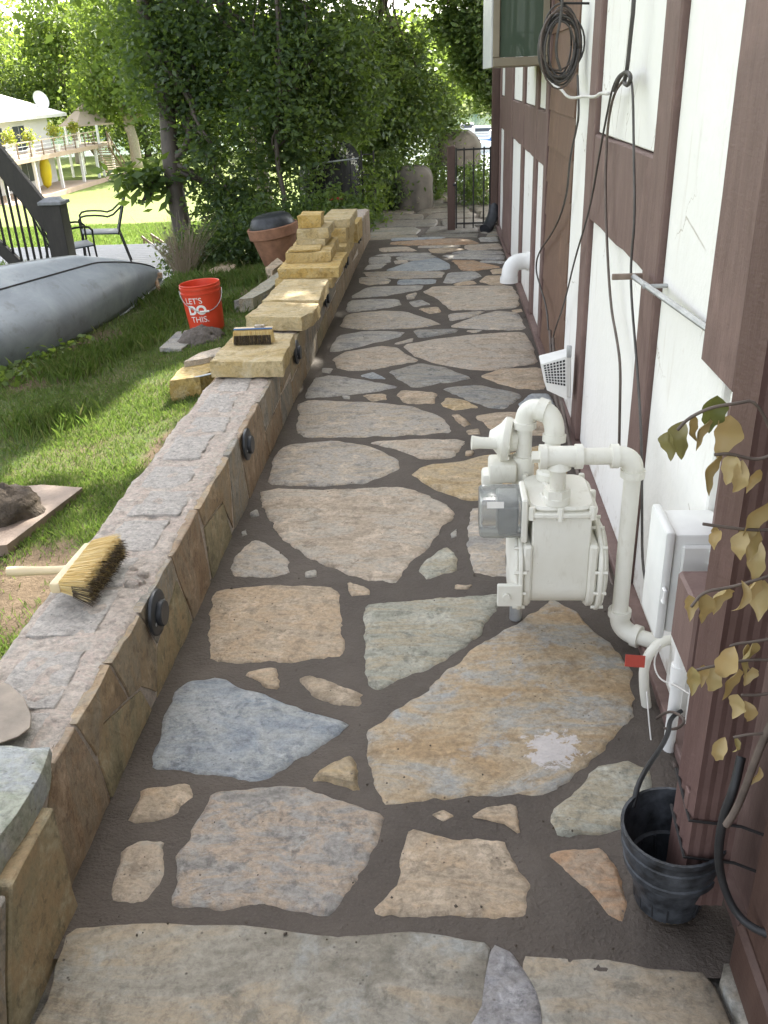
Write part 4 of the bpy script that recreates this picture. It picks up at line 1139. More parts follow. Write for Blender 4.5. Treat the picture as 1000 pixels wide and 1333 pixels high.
po = pb.build('shell', 'pot_black', pot)
for k_ in range(14):
    a = 2 * math.pi * k_ / 14; ra = Vector((math.cos(a), math.sin(a), 0))
    B().tube([Vector(pcx) + ra * .063 + Vector((0, 0, .008)), Vector(pcx) + ra * .071 + Vector((-.003, -.002, .10))], .003, 5).build('rib', 'black_plastic', pot)
B().lathe([(.05, 0), (.0545, .0), (.0585, .004), (.057, .010), (.052, .009)], (.430, 1.268, .004), (0, 0, 1), 30).build('base_ring', 'sandstone', pot)
cable('hose', 'black hose looped round the foot of the dark post', [[at_y(965, 985, 1.13), at_y(955, 1030, 1.1), at_y(942, 1060, 1.1), at_y(934, 1110, 1.1), at_y(940, 1150, 1.1), at_y(958, 1190, 1.08), at_y(985, 1212, 1.05), at_y(1030, 1225, 1.02)]], .0075, 'black_rubber', 'hose')
cable('hose', 'thin black tube rising out of the plant pot to the wall', [[Vector((.36, 1.33, .19)), Vector((.375, 1.36, .24)), at_x(870, 960, .47), at_x(872, 935, .52), at_x(888, 925, .55)]], .0055, 'black_rubber', 'hose')

# dry vine: stems from the post, each with hanging leaves
vine = thing('dry_vine', 'withered vine with yellow hanging leaves reaching over the downspout', 'vine', (.6, 1.05, .1))
VY = 1.10
st = [[(1010,575),(985,520),(960,525),(925,530),(895,545),(882,560)], [(1010,590),(985,600),(950,590),(930,592)], [(1010,690),(975,690),(935,685),(915,682)],
      [(1015,745),(985,755),(950,765),(915,770),(900,790)], [(1010,830),(985,835),(958,838),(950,842)], [(1010,860),(980,858),(940,865),(905,872),(898,880)], [(1010,900),(990,905),(965,905)], [(1010,955),(980,955),(955,960)],
      [(1010,930),(995,960),(985,985),(965,1040),(955,1060),(945,1075)]]
for s_ in st: B().tube([at_y(x, y, VY - .02) for x, y in s_], .0022 if s_ is not st[-1] else .006, 6, sm=2).build('stem', 'cable_brown', vine, True)
LV = [(872,562,32,-.15,3),(893,548,38,.1,3),(905,540,26,-.3,0),(935,515,44,.2,3),(950,540,44,.15,2),(922,545,30,.3,2),(933,592,36,0,2),(957,592,30,.3,1),(970,600,34,.4,1),(988,610,30,.5,0),(930,684,24,-.2,1),(938,690,20,.4,1),(970,690,30,.2,2),(985,685,40,.35,0),(900,775,30,-.1,0),(918,772,34,.05,0),(945,765,42,.2,0),(965,755,38,.3,1),(982,750,40,.3,0),(995,755,42,.1,1),
      (955,840,42,.15,0),(975,838,34,-.2,1),(985,835,40,.2,0),(903,868,28,0,2),(918,866,26,.1,2),(932,866,30,.2,2),(960,870,38,.4,0),(978,868,30,.1,1),(962,905,26,.3,2),(970,912,30,-.3,2),(945,960,28,.5,0),(955,958,22,0,1),(990,998,34,1.2,0),(998,650,44,.3,1),(990,700,40,.2,1)]
lr = random.Random(4)
for (x, y, L, tl, cidx) in LV:
    p = at_y(x, y, VY + lr.uniform(-.03, .02)); Lm = L / 680.0 * lr.uniform(.8, 1.2)
    d = Vector((math.sin(-tl * .6), lr.uniform(-.25, .1), -1)).normalized()
    sdv = Vector((math.cos(lr.uniform(-.9, .9)), math.sin(lr.uniform(-.9, .9)), 0)); nnv = d.cross(sdv).normalized(); sdv = nnv.cross(d)
    vs_, fs = [], []; curl = lr.uniform(-.28, .32); wf = lr.uniform(.65, 1.15); NL = 14; ph = lr.uniform(0, 6); fold = .35 + .4 * lr.random(); asy = lr.uniform(.75, 1.25)
    for i in range(NL + 1):
        t_ = i / NL; wdt = Lm * .30 * wf * (math.sin(math.pi * (t_ ** .75)) ** .9 if 0 < t_ < 1 else 0) * (1 - .3 * t_) * (1 + .10 * math.sin(t_ * 17 + ph))
        c_ = p + d * Lm * t_ + nnv * Lm * (curl * math.sin(t_ * 3.0) + .035 * math.sin(t_ * 9 + ph)) + sdv * Lm * .06 * math.sin(t_ * 4 + ph)
        e1 = .10 * math.sin(t_ * 11 + ph); e2 = .10 * math.sin(t_ * 13 + ph * 2)
        for q_, sg_ in ((-1, -1), (-.5, -1), (0, 0), (.5, 1), (1, 1)):
            lift = (fold + (e1 if q_ < 0 else e2 * asy)) * abs(q_) ** 1.6
            vs_.append(c_ + sdv * wdt * q_ * (asy if q_ > 0 else 1) + nnv * wdt * lift)
    for i in range(NL):
        for k_ in range(4): fs.append((i * 5 + k_, i * 5 + k_ + 1, i * 5 + k_ + 6, i * 5 + k_ + 5))
    pydata('leaf', vs_, fs, 'leaf_dry' if cidx != 3 else 'leaf_dry_green', vine, True)

# ================================================================== things on and along the wall
LI = [((202,800), 'black round wall light on the low wall below the bristle brush'), ((319,571), 'black round wall light between the brush and the first yellow slab'),
      ((385,460), 'black round wall light beside the yellow slab that carries a brush'), ((424,397), 'black round wall light below the flat sandstone slab with no brush'),
      ((450,348), 'small black wall light below the tall stack of yellow stones'), ((467,322), 'small black wall light nearest the bare far end of the wall')]
lt0 = None
for (pxy, lab) in LI:
    p = at_x(pxy[0], pxy[1], -.79)
    p.z = .235
    if lt0 is None:
        lt0 = thing('wall_light', lab, 'wall light', p, 'round lights set in the low wall')
        B().lathe([(.0, 0), (.062, 0), (.064, .003), (.063, .009), (.053, .013), (.0, .013)], p + Vector((.002, 0, 0)), (1, 0, 0), 28).build('face_plate', 'black_plastic', lt0)
        B().lathe([(.0, .0), (.036, .0), (.036, .013), (.033, .016), (.0, .016)], p + Vector((.013, 0, -.002)), (1, 0, 0), 24).build('lens_hood', 'black_plastic', lt0)
        for dy_, dz_ in ((.043, .012), (-.043, -.012)):
            B().tube([p + Vector((.010, dy_, dz_)), p + Vector((.016, dy_, dz_))], .005, 6).build('screw', 'galvanised', lt0)
    else:
        dup(lt0, p, lab)

def capst(pl, z0, z1, label, mat=None, **kw):
    mat = mat or random.choice(['sandstone', 'sandstone_gold', 'sandstone_pale'])
    return tag(slab('capstone', pl, z0, z1, mat, None, **kw), label, 'stone', 'loose sandstone pieces on the wall')
R4 = lambda x0, x1, y0, y1, j=.015: [(x0 + random.uniform(-j, j), y0 + random.uniform(-j, j)), (x1 + random.uniform(-j, j), y0 + random.uniform(-j, j)), (x1 + random.uniform(-j, j), y1 + random.uniform(-j, j)), (x0 + random.uniform(-j, j), y1 + random.uniform(-j, j))]
zt = WT + .005
capst([(-1.085, 3.86), (-.745, 3.85), (-.762, 4.34), (-1.07, 4.36)], zt, zt + .075, 'yellow sandstone slab with a bristle brush lying on top of it', 'sandstone_pale')
capst([(-1.09, 4.70), (-.775, 4.65), (-.728, 4.76), (-.715, 4.97), (-1.05, 5.05)], zt + .004, zt + .078, 'clean yellow sandstone slab with a cut corner between two other slabs', 'sandstone_pale')
capst([(-1.07, 5.09), (-.735, 5.07), (-.75, 5.66), (-1.04, 5.70)], zt, zt + .075, 'pitted buff sandstone slab in front of the tall stack of stones', 'sandstone_pale')
capst(R4(-1.10, -.74, 5.74, 6.3), zt, .352, 'rough yellow slab at the very bottom of the tall stack')
capst(R4(-1.085, -.70, 5.79, 6.35), .354, .416, 'wide yellow slab, second from the bottom of the tall stack')
capst(R4(-1.075, -.775, 5.98, 6.62, .01), .418, .482, 'thick yellow block in the middle of the tall stack')
capst([(-1.05, 6.0), (-.94, 5.99), (-.84, 6.01), (-.85, 6.2), (-1.04, 6.2)], .485, .499, 'thin broken flake of sandstone on the thick block', step=.025)
capst(R4(-1.03, -.83, 6.22, 6.6, .01), .484, .527, 'low yellow block under the two topmost stones of the tall stack')
capst(R4(-1.02, -.80, 6.25, 6.64, .01), .529, .592, 'yellow block just below the topmost stone of the tall stack')
capst(R4(-1.015, -.86, 6.30, 6.52, .008), .594, .676, 'small golden brick-shaped stone topmost on the tall stack')
capst(R4(-1.06, -.74, 6.72, 7.35), zt, .395, 'yellow slab lowest in the short rear stack')
capst(R4(-.95, -.74, 6.85, 7.45), .398, .50, 'squared yellow block in the middle of the short rear stack')
capst(R4(-.945, -.71, 6.9, 7.5), .502, .562, 'pale flat slab topmost on the short rear stack', 'sandstone_pale')
capst(R4(-.83, -.72, 7.5, 7.9), zt, .44, 'narrow yellow stone behind the short rear stack')

def bristles(c0, axis, length, d, w_, hgt, n, mat_fn, r_, spread=.35, curve=.0):
    """tufts: thin tapering quads from a bar of given axis"""
    c0, axis, d = Vector(c0), Vector(axis).normalized(), Vector(d).normalized()
    s_ = axis.cross(d).normalized(); out = []
    for i in range(n):
        a, b_ = r_.uniform(-.5, .5), r_.uniform(-.5, .5)
        p = c0 + axis * length * a + s_ * w_ * b_
        dd = (d + axis * a * spread + s_ * b_ * spread * 1.6 + Vector((r_.uniform(-.07, .07), r_.uniform(-.07, .07), r_.uniform(-.05, .05)))).normalized()
        L = hgt * r_.uniform(.85, 1.08)
        t_ = Vector((r_.uniform(-1, 1), r_.uniform(-1, 1), r_.uniform(-1, 1))).cross(dd).normalized() * .0011
        e = p + dd * L + Vector((0, 0, -curve * L))
        out.append([p - t_, p + t_, e + t_ * .4, e - t_ * .4])
    return np.array([[tuple(q_) for q_ in f] for f in out])
br = random.Random(2)
# bench brush lying on the bare mortar bed
bb = thing('masonry_brush', 'pale wooden hand brush with long bristles lying on the bare wall top', 'brush', (-1.0, 2.05, zt))
h0, h1 = at_z(10, 744, .335), at_z(82, 742, .335)
k0, k1 = at_z(72, 770, .338), at_z(118, 712, .345)
ax = (k1 - k0)
B().tube([h0, h0 + (h1 - h0) * .25, h0 + (h1 - h0) * .7, h1, (h1 + (k0 + k1) / 2) / 2], [.013, .0145, .011, .012, .013], 12, sm=1).build('handle', 'handle_wood', bb)
ang = math.atan2(ax.y, ax.x)
B().box((k0 + k1) / 2 + Vector((0, 0, .004)), (ax.length, .03, .03), .006, rot=(0, 0, ang)).build('head', 'handle_wood', bb)
fd = Vector((math.sin(ang), -math.cos(ang), 0)); fd = fd if fd.x > 0 else -fd
kc = (k0 + k1) / 2 + fd * .012 + Vector((0, 0, .004))
V = bristles(kc + Vector((0, 0, .006)), ax, ax.length * .97, fd + Vector((0, 0, .10)), .03, .082, 5200, None, br, .30, .14)
o = quads_mesh('bristles', V, 'bristle_pale', bb); o['kind'] = 'stuff'
V = bristles(kc + fd * .036 + Vector((0, 0, .0)), ax, ax.length * 1.04, fd + Vector((0, 0, -.06)), .036, .056, 2000, None, br, .30, .16)
o = quads_mesh('bristle_tips', V, 'bristle_dark', bb); o['kind'] = 'stuff'
# second brush on the first slab
b2 = thing('scrub_brush', 'block brush standing on its bristles on the yellow slab', 'brush', (-.93, 4.2, zt + .08))
c2 = Vector((-.935, 4.17, zt + .085))
V = bristles(c2 + Vector((0, 0, .052)), (1, .05, 0), .185, (0, -.12, -1), .06, .056, 3600, None, br, .14)
o = quads_mesh('bristles', V, 'bristle_pale', b2); o['kind'] = 'stuff'
V = bristles(c2 + Vector((0, -.025, .034)), (1, .05, 0), .175, (0, -.25, -1), .03, .042, 1800, None, br, .1)
o = quads_mesh('bristle_tips', V, 'bristle_dark', b2); o['kind'] = 'stuff'
B().box(c2 + Vector((0, .016, .058)), (.19, .035, .009), .003, rot=(0, 0, .05)).build('block', 'handle_wood', b2)
B().box(c2 + Vector((0, -.003, .0605)), (.188, .005, .006), .001, rot=(0, 0, .05)).build('stripe', 'boat_blue', b2)
B().box(c2 + Vector((.03, .02, .068)), (.05, .025, .012), .004, rot=(0, 0, .05)).build('grip', 'flag_pink', b2)
# trowel
tw = thing('trowel', 'mortar-stained round-nosed steel blade resting on the near wall top', 'trowel', (-.98, 1.43, zt))
e = [(-1.14, 1.56), (-1.06, 1.575), (-.985, 1.548), (-.93, 1.50), (-.887, 1.44), (-.872, 1.40), (-.885, 1.372), (-.94, 1.335), (-1.02, 1.29), (-1.14, 1.26)]
B().prism([(x, y, zt + .012 + (x + 1.14) * .02) for x, y in e], (0, 0, .004), .001).build('blade', 'trowel_steel', tw)
B().tube([(-1.10, 1.42, zt + .02), (-1.16, 1.42, zt + .05), (-1.3, 1.42, zt + .05)], [.008, .012, .016], 10).build('handle', 'handle_wood', tw)
# lump of dry mortar beside the light
cr = random.Random(21)
b_ = thing('mortar_crumbs', 'broken lump of dry mortar on the wall top above the near light', 'mortar', (-.86, 2.05, zt))
for (x, y, r_) in [(-.86, 2.02, .016), (-.845, 2.07, .012), (-.88, 2.1, .009), (-.835, 2.03, .008)]:
    heap('lump', (x, y, zt - .004), r_ * 1.4, r_, r_, 'mortar_dry', b_, .5, 10, 5)

# ================================================================== lawn side: boards, heaps, stones, bucket
def gz(x, y): return ground_z(x, y)
c = at_z(45, 690, -.22)
bd = tag(slab('mortar_board', [tuple(at_z(x, y, -.21).xy) for x, y in [(-60, 738), (15, 733), (112, 655), (60, 652), (-60, 660)]], gz(-1.8, 3.3) + .0, gz(-1.8, 3.3) + .05, 'board_wood', None, .002, 2, step=.3), 'thin brown mortar board lying on the grass beside the near wall', 'board')
hc = at_z(8, 685, -.19)
tag(heap('mortar_heap', (hc.x, hc.y, gz(-1.8, 3.3) + .048), .17, .15, .13, 'mortar_heap', None, .3), 'heap of dark wet mortar on the brown board', 'mortar')
c = at_z(243, 455, -.27); g0 = gz(c.x, c.y)
tag(slab('grey_board', [tuple(at_z(x, y, -.26).xy) for x, y in [(210, 468), (238, 470), (262, 452), (270, 440), (232, 447)]], g0 - .0, g0 + .03, 'flag_dark', None, .003, 2, step=.15), 'grey stone slab under the mortar heap by the red bucket', 'board')
hc = at_z(268, 456, -.25)
tag(heap('mortar_heap', (hc.x, hc.y, g0 + .01), .165, .15, .115, 'mortar_grey_heap', None, .32), 'lump of grey mortar in front of the red bucket', 'mortar')
def lawn_stone(pl, z, h_, label, mat, tilt=(0, 0)):
    w_ = [tuple(at_z(x, y, z).xy) for x, y in pl]; g = np.mean([gz(*q_) for q_ in w_])
    return tag(slab('loose_stone', w_, g - .02, g + h_, mat, None, .006, 2, tilt=tilt, step=.08), label, 'stone')
lawn_stone([(222, 513), (262, 508), (285, 495), (283, 480), (262, 484), (238, 495)], -.1, .12, 'thick ochre stone leaning on the lawn side under the steel rod', 'sandstone')
lawn_stone([(242, 490), (262, 478), (290, 470), (292, 480), (265, 487)], -.08, .15, 'flat pinkish stone behind the ochre one against the wall', 'flag_pink')
lawn_stone([(312, 398), (340, 378), (368, 358), (376, 364), (352, 385), (330, 397)], -.1, .10, 'long pale slate leaning on the wall behind the red bucket', 'flag_green')
lawn_stone([(306, 404), (330, 398), (350, 388), (350, 396), (330, 403)], -.15, .08, 'dark flat slate below the pale slate by the wall', 'flag_dark')
lawn_stone([(272, 357), (295, 345), (308, 350), (300, 360), (280, 362)], -.3, .04, 'tan flat stone in the grass near the shrub base', 'flag_tan')
lawn_stone([(346, 357), (362, 344), (370, 350), (355, 362)], -.1, .12, 'small tan slab propped beside the terracotta pot', 'flag_tan')
rp0, rp1 = at_z(221, 499, -.05), at_z(282, 485, .0)
tag(B().tube([rp0, rp1], .006, 8).build('steel_rod', 'galvanised'), 'thin grey rod lying across the ochre stone', 'rod')

# red bucket with white lettering
bc = at_z(273, 446, -.28); bg_ = gz(bc.x, bc.y); bc.z = bg_
bk = thing('red_bucket', 'red plastic bucket with white lettering standing on the lawn', 'bucket', bc)
tilt = Vector((-.06, .0, 1)).normalized()
B().lathe([(.0, .002), (.125, .002), (.13, .008), (.148, .30), (.153, .302), (.153, .312), (.149, .314), (.150, .335), (.155, .337), (.155, .35), (.15, .352), (.153, .366), (.149, .37), (.145, .366), (.127, .012), (.0, .012)], bc, tilt, 40).build('shell', 'bucket_red', bk)
def curved_text(txt, size, zc, ang0, bold=.0):
    cu = bpy.data.curves.new('t', 'FONT'); cu.body = txt; cu.size = size; cu.align_x = 'LEFT'; cu.offset = bold
    ob = bpy.data.objects.new('t', cu); C.objects.link(ob)
    dg = bpy.context.evaluated_depsgraph_get(); me2 = bpy.data.meshes.new_from_object(ob.evaluated_get(dg))
    bpy.data.objects.remove(ob)
    bmm = bmesh.new(); bmm.from_mesh(me2)
    bmesh.ops.triangulate(bmm, faces=bmm.faces[:])
    bmesh.ops.subdivide_edges(bmm, edges=[e_ for e_ in bmm.edges if e_.calc_length() > .012], cuts=2)
    bmm.to_mesh(me2); bmm.free()
    q_ = Vector((0, 0, 1)).rotation_difference(tilt).to_matrix()
    for vv in me2.vertices:
        z_ = zc + vv.co.y; r_ = .1305 + (z_ - .008) * (.148 - .13) / .292 + .0015
        a = ang0 + vv.co.x / r_
        vv.co = bc + q_ @ Vector((math.cos(a) * r_, math.sin(a) * r_, z_))
    return link('lettering', me2, 'letter_white', bk)
a0 = math.atan2(-bc.y, -bc.x)
curved_text("LET'S", .062, .24, a0 - .95); curved_text('DO', .092, .16, a0 - .88, .004); curved_text('THIS.', .062, .10, a0 - .82)
hp = []
sdir = Vector((1, .35, 0)).normalized(); fwd = Vector((.35, -1, 0)).normalized()
for k_ in range(15):
    a = math.pi * k_ / 14
    hp.append(bc + tilt * .318 + sdir * .158 * math.cos(a) + fwd * .158 * math.sin(a) * .98 + Vector((0, 0, -.14 * math.sin(a))))
B().tube(hp, .0028, 6).build('handle', 'steel', bk)
B().tube([hp[6], hp[8]], .008, 8).build('grip', 'letter_white', bk)

# ================================================================== canoe, keel up
tip = Vector((-2.75, 8.55, 0)); dirv = Vector((-.341, -.94, 0)).normalized(); nearv = Vector((.94, -.341, 0)); side = -nearv
LEN = 4.9; ROLL = rad(27); cs, sn = math.cos(ROLL), math.sin(ROLL)
cvv, cff = [], []
NS, NR = 56, 24
for i in range(NS + 1):
    s_ = i / NS; d0 = min(s_, 1 - s_) * LEN; tt = abs(2 * s_ - 1)
    w_ = .46 * (1 - tt ** 1.9) ** 1.05 + .004
    D = (.37 + .03 * tt ** 3) * (min(1, d0 / 1.1 + .01)) ** .5
    c = tip + dirv * (s_ * LEN)
    zg = -.35 + .46 * sn
    for k_ in range(NR + 1):
        a = -1 + 2 * k_ / NR
        full = 3.4 - 1.9 * tt ** 3                       # flat floor amidships, V at the ends
        yy = math.copysign(1 - (1 - abs(a)) ** 1.8, a) if a else 0
        A_ = w_ * yy; Bz = D * (1 - abs(a) ** full) - (.05 * tt ** 4)
        keel = .008 if k_ == NR // 2 else 0
        hor = A_ * cs - Bz * sn; up = A_ * sn + (Bz + keel) * cs
        p = c + side * hor; cvv.append((p.x, p.y, zg + up))
for i in range(NS):
    for k_ in range(NR): cff.append((i * (NR + 1) + k_, i * (NR + 1) + k_ + 1, (i + 1) * (NR + 1) + k_ + 1, (i + 1) * (NR + 1) + k_))
ca = thing('canoe', 'upturned grey aluminium canoe lying on the grass', 'canoe', (tip.x + dirv.x * 2.2, tip.y + dirv.y * 2.2, -.35))
me = bpy.data.meshes.new('hull'); me.from_pydata(cvv, [], cff); me.update()
hull = link('hull', me, 'canoe_metal', ca, True)
mod = hull.modifiers.new('solid', 'SOLIDIFY'); mod.thickness = .006
idx = [i * (NR + 1) + NR // 2 for i in range(2, NS - 1)]
B().tube([Vector(cvv[i]) + Vector((0, 0, .003)) for i in idx], .007, 6).build('keel_strip', 'iron', ca)
for kk in (0, NR):
    B().tube([Vector(cvv[i * (NR + 1) + kk]) for i in range(NS + 1)], .013, 8).build('gunwale', 'galvanised', ca)
for rr_ in (18,):
    B().tube([Vector(cvv[i * (NR + 1) + rr_]) + Vector((0, 0, .002)) for i in range(4, NS - 3)], .004, 5).build('rivet_seam', 'galvanised', ca)
sg = at_z(208, 385, -.28)
prop = thing('canoe_prop', 'dark red wooden prop under the tip of the canoe', 'prop', (sg.x, sg.y, gz(sg.x, sg.y)))
B().tube([Vector((sg.x + .05, sg.y - .12, gz(sg.x, sg.y) + .0)), Vector((sg.x - .04, sg.y + .06, -.08))], .02, 8).build('leg', 'flag_rust', prop)
B().tube([Vector((sg.x - .25, sg.y + .12, gz(sg.x, sg.y) + .0)), Vector((sg.x - .12, sg.y + .06, -.08))], .02, 8).build('leg', 'flag_rust', prop)
B().box((sg.x - .08, sg.y + .06, -.10), (.22, .05, .05), .004).build('crossbar', 'flag_rust', prop)

# ================================================================== lower deck with stair rail and chairs
DZ = -.55
deck = thing('lower_deck', 'weathered grey timber deck below the lawn', 'deck', (-5.3, 11, DZ - .1))
dpl = 0
yv = 9.3
while yv < 13.2:
    x1_ = -3.25 if yv > 10.1 else -3.45
    B().bx(-8.2, x1_, yv, yv + .138, DZ - .035, DZ, .004).build('plank', 'deck_wood', deck, False); yv += .145
B().bx(-8.2, -3.28, 9.27, 9.30, DZ - .28, DZ - .002, .003).build('fascia', 'deck_wood', deck, False)
B().bx(-3.24, -3.20, 10.0, 13.2, DZ - .28, DZ - .002, .003).build('fascia', 'deck_wood', deck, False)
rp = at_y(76, 300, 9.45); rail = thing('stair_railing', 'dark brown stair railing with thin black balusters behind the canoe', 'railing', (rp.x, 9.45, DZ))
pt = at_y(70, 262, 9.45).z
B().bx(rp.x - .10, rp.x + .10, 9.37, 9.57, DZ, pt - .03, .006).build('newel_post', 'wood_dark', rail)
B().bx(rp.x - .125, rp.x + .125, 9.345, 9.595, pt - .03, pt + .005, .005).prism([(rp.x - .12, 9.35, pt + .005), (rp.x + .12, 9.35, pt + .005), (rp.x + .06, 9.41, pt + .04), (rp.x - .06, 9.41, pt + .04)], (0, .12, 0)).build('post_cap', 'deck_wood', rail)
h0 = at_y(72, 296, 9.45); h1 = at_y(-10, 196, 9.45); h2 = h0 + (h1 - h0) * 2.2
def plank_between(a, b_, th, wd2):
    d = (b_ - a); n_ = Vector((-d.z, 0, d.x)).normalized() * th / 2
    return B().prism([a - n_ + Vector((0, -wd2 / 2, 0)), b_ - n_ + Vector((0, -wd2 / 2, 0)), b_ + n_ + Vector((0, -wd2 / 2, 0)), a + n_ + Vector((0, -wd2 / 2, 0))], (0, wd2, 0), .006)
plank_between(h0, h2, .21, .08).build('hand_rail', 'wood_dark', rail)
l0 = at_y(32, 352, 9.45); l1 = at_y(-10, 312, 9.45); l2 = l0 + (l1 - l0) * 4
plank_between(l0, l2, .12, .07).build('bottom_rail', 'wood_dark', rail)
xx = rp.x - .17
while xx > h2.x + .1:
    f = (xx - h0.x) / (h2.x - h0.x); zt_ = h0.z + (h2.z - h0.z) * f - .06
    f2 = (xx - l0.x) / (l2.x - l0.x); zb_ = max(DZ, l0.z + (l2.z - l0.z) * f2) if f2 > 0 else DZ
    B().tube([(xx, 9.45, zb_), (xx, 9.45, zt_)], .014, 6).build('baluster', 'iron', rail)
    xx -= .074
def chair(loc, rz, label):
    ch = thing('patio_chair', label, 'chair', (0, 0, 0), 'metal patio chairs on the deck')
    def fr(pts, r_=.012, sm=1): B().tube(pts, r_, 7, sm=sm).build('frame_tube', 'iron', ch)
    for s_ in (-.25, .25):
        B().tube([(-.26, s_, 0), (-.24, s_, .44), (-.245, s_, .62)], .0115, 7).build('leg', 'iron', ch)
        B().tube([(.32, s_, 0), (.22, s_, .42)], .0115, 7).build('leg', 'iron', ch)
        B().tube([(-.245, s_, .61), (-.20, s_ * 1.02, .66), (.0, s_ * 1.04, .655), (.14, s_ * 1.02, .62), (.29, s_, .74)], .012, 7, sm=1).build('arm', 'iron', ch)
        B().tube([(.20, s_ * .92, .40), (.36, s_ * .92, .88)], .0115, 7).build('back_post', 'iron', ch)
    B().tube([(.36, -.23, .88), (.375, 0, .92), (.36, .23, .88)], .0115, 7, sm=1).build('back_top', 'iron', ch)
    B().box((-.02, 0, .425), (.46, .46, .016), .004, rot=(0, .06, 0)).build('seat', 'chair_sling', ch)
    b_ = B()
    b_.prism([(.205, -.21, .45), (.205, .21, .45), (.345, .21, .86), (.345, -.21, .86)], (.006, 0, -.002)); b_.build('back_mesh', 'chair_mesh', ch, False)
    ch.location = loc; ch.rotation_euler = (0, 0, rz); WL[ch] = Vector(loc)
    return ch
p = at_z(140, 345, DZ); chair((p.x, p.y, DZ), .35, 'dark metal patio chair turned sideways nearer the big shrub')
p = at_z(100, 368, DZ); q_ = chair((p.x + .0, p.y + .0, DZ), -2.6, 'dark metal patio chair beside the stair railing post')

# ================================================================== pots and garden things
tp = at_z(366, 348, -.25); tp.z = gz(tp.x, tp.y)
ter = thing('terracotta_pot', 'big terracotta flower pot tilting beside the stone stacks', 'pot', tp)
tax = Vector((-.14, -.02, 1)).normalized()
B().lathe([(.0, .0), (.17, .0), (.175, .01), (.235, .28), (.26, .285), (.268, .38), (.262, .39), (.245, .388), (.235, .30), (.2, .29), (.0, .29)], tp, tax, 36).build('shell', 'terracotta', ter)
bp = thing('black_bowl', 'upturned black plastic bowl resting in the terracotta pot', 'bowl', tp + tax * .37)
B().lathe([(.235, .0), (.24, .02), (.225, .07), (.20, .115), (.15, .14), (.0, .145)], tp + tax * .36, tax, 32).build('shell', 'black_plastic', bp)
B().lathe([(.22, .0), (.25, .0), (.252, .012), (.22, .014)], tp + tax * .355, tax, 32).build('rim', 'black_plastic', bp)

# low wire fence panel and trellis post
fe = thing('wire_fence', 'low black metal fence panel behind the stone stacks', 'fence', (-1.4, 11, -.1))
f0, f1 = at_y(388, 216, 11), at_y(467, 206, 11)
for zz in (0, -.52): B().tube([f0 + Vector((0, 0, zz)), f1 + Vector((0, 0, zz))], .009, 6).build('rail', 'galvanised' if zz == 0 else 'iron', fe)
for i in range(8):
    p = f0 + (f1 - f0) * (i / 7); B().tube([p + Vector((0, 0, .01)), Vector((p.x, p.y, -.3))], .007, 6).build('picket', 'iron', fe)
tre = thing('trellis', 'thin rusty metal trellis at the end of the garden wall', 'trellis', (-.92, 11, -.1))
for x in (470, 486): 
    p = at_y(x, 196, 11); B().tube([p, (p.x, 11, -.2)], .011, 6).build('upright', 'iron', tre)
for zz in (.72, .5, .28): B().tube([(at_y(470, 196, 11).x, 11, zz), (at_y(486, 196, 11).x, 11, zz)], .008, 6).build('rung', 'iron', tre)

def drape(name, label, c0, sx, sy, h_, mat, top=.75, cat='cover', seed=1.0, sq=3.0, flare=.0):
    """cloth pulled over something: rounded block with folds"""
    vs_, fs = [], []; n, m_ = 48, 18
    for i in range(m_ + 1):
        f = i / m_
        if f < .6: z = h_ * (f / .6) * top; k_ = 1 + flare * (1 - f / .6)
        else:
            g = (f - .6) / .4; z = h_ * (top + (1 - top) * math.sin(g * math.pi / 2)); k_ = math.cos(g * math.pi / 2) ** .6 if g < 1 else 0
        for j in range(n):
            a = 2 * math.pi * j / n; ca_, sa_ = math.cos(a), math.sin(a)
            r_ = (abs(ca_) ** sq + abs(sa_) ** sq) ** (-1 / sq)
            fold = 1 + (.06 * math.sin(a * 9 + seed) + .05 * fbm(ca_ * 2, sa_ * 2, seed, 2)) * (1 - f) + .04 * fbm(ca_, sa_, f * 3 + seed, 2)
            vs_.append((c0[0] + ca_ * r_ * sx * k_ * fold, c0[1] + sa_ * r_ * sy * k_ * fold, c0[2] + z + .02 * fbm(ca_ * 3, sa_ * 3, f + seed, 1.5)))
    for i in range(m_):
        for j in range(n): fs.append((i * n + j, i * n + (j + 1) % n, (i + 1) * n + (j + 1) % n, (i + 1) * n + j))
    return tag(pydata(name, vs_, fs, mat, None, True), label, cat)
drape('covered_grill', 'tan tarpaulin cover over an upright garden object beyond the wall end', (-.42, 12.1, -.07), .25, .22, .56, 'tarp', .72, 'cover', 1.0)
ct = thing('covered_table', 'tan tarpaulin peaked over a table just behind the iron gate', 'cover', (.14, 13.4, -.1))
tp_ = drape('tarp_cover', 'x', (.14, 13.4, .38), .36, .35, .44, 'tarp', .5, 'cover', 2.2, 2.4, -.05)
for k_ in ('label', 'category'): del tp_[k_]
tp_.parent = ct; tp_.location = WL[tp_] - WL[ct]
for x, y in ((-.13, 13.15), (.4, 13.15), (-.13, 13.65), (.4, 13.65)): B().tube([(x, y, -.12), (x, y, .5)], .018, 6).build('leg', 'iron', ct)
drape('black_cover', 'rounded black fabric cover behind the low wire fence', (-1.45, 12.0, -.3), .42, .5, 1.12, 'tarp_black', .55, 'cover', 3.3, 2.2)
B_w = thing('white_trim_vine', 'line of small white flowers climbing over the black cover', 'flowers', (-1.1, 11.9, 0))
wr2 = np.random.default_rng(3)
tt = np.linspace(0, 1, 160)
P = np.stack([-1.45 + .44 * np.sin(tt * 1.6) + wr2.normal(size=160) * .02, 11.55 + wr2.normal(size=160) * .03, .10 + .72 * np.cos(tt * 1.5) + wr2.normal(size=160) * .02], 1)
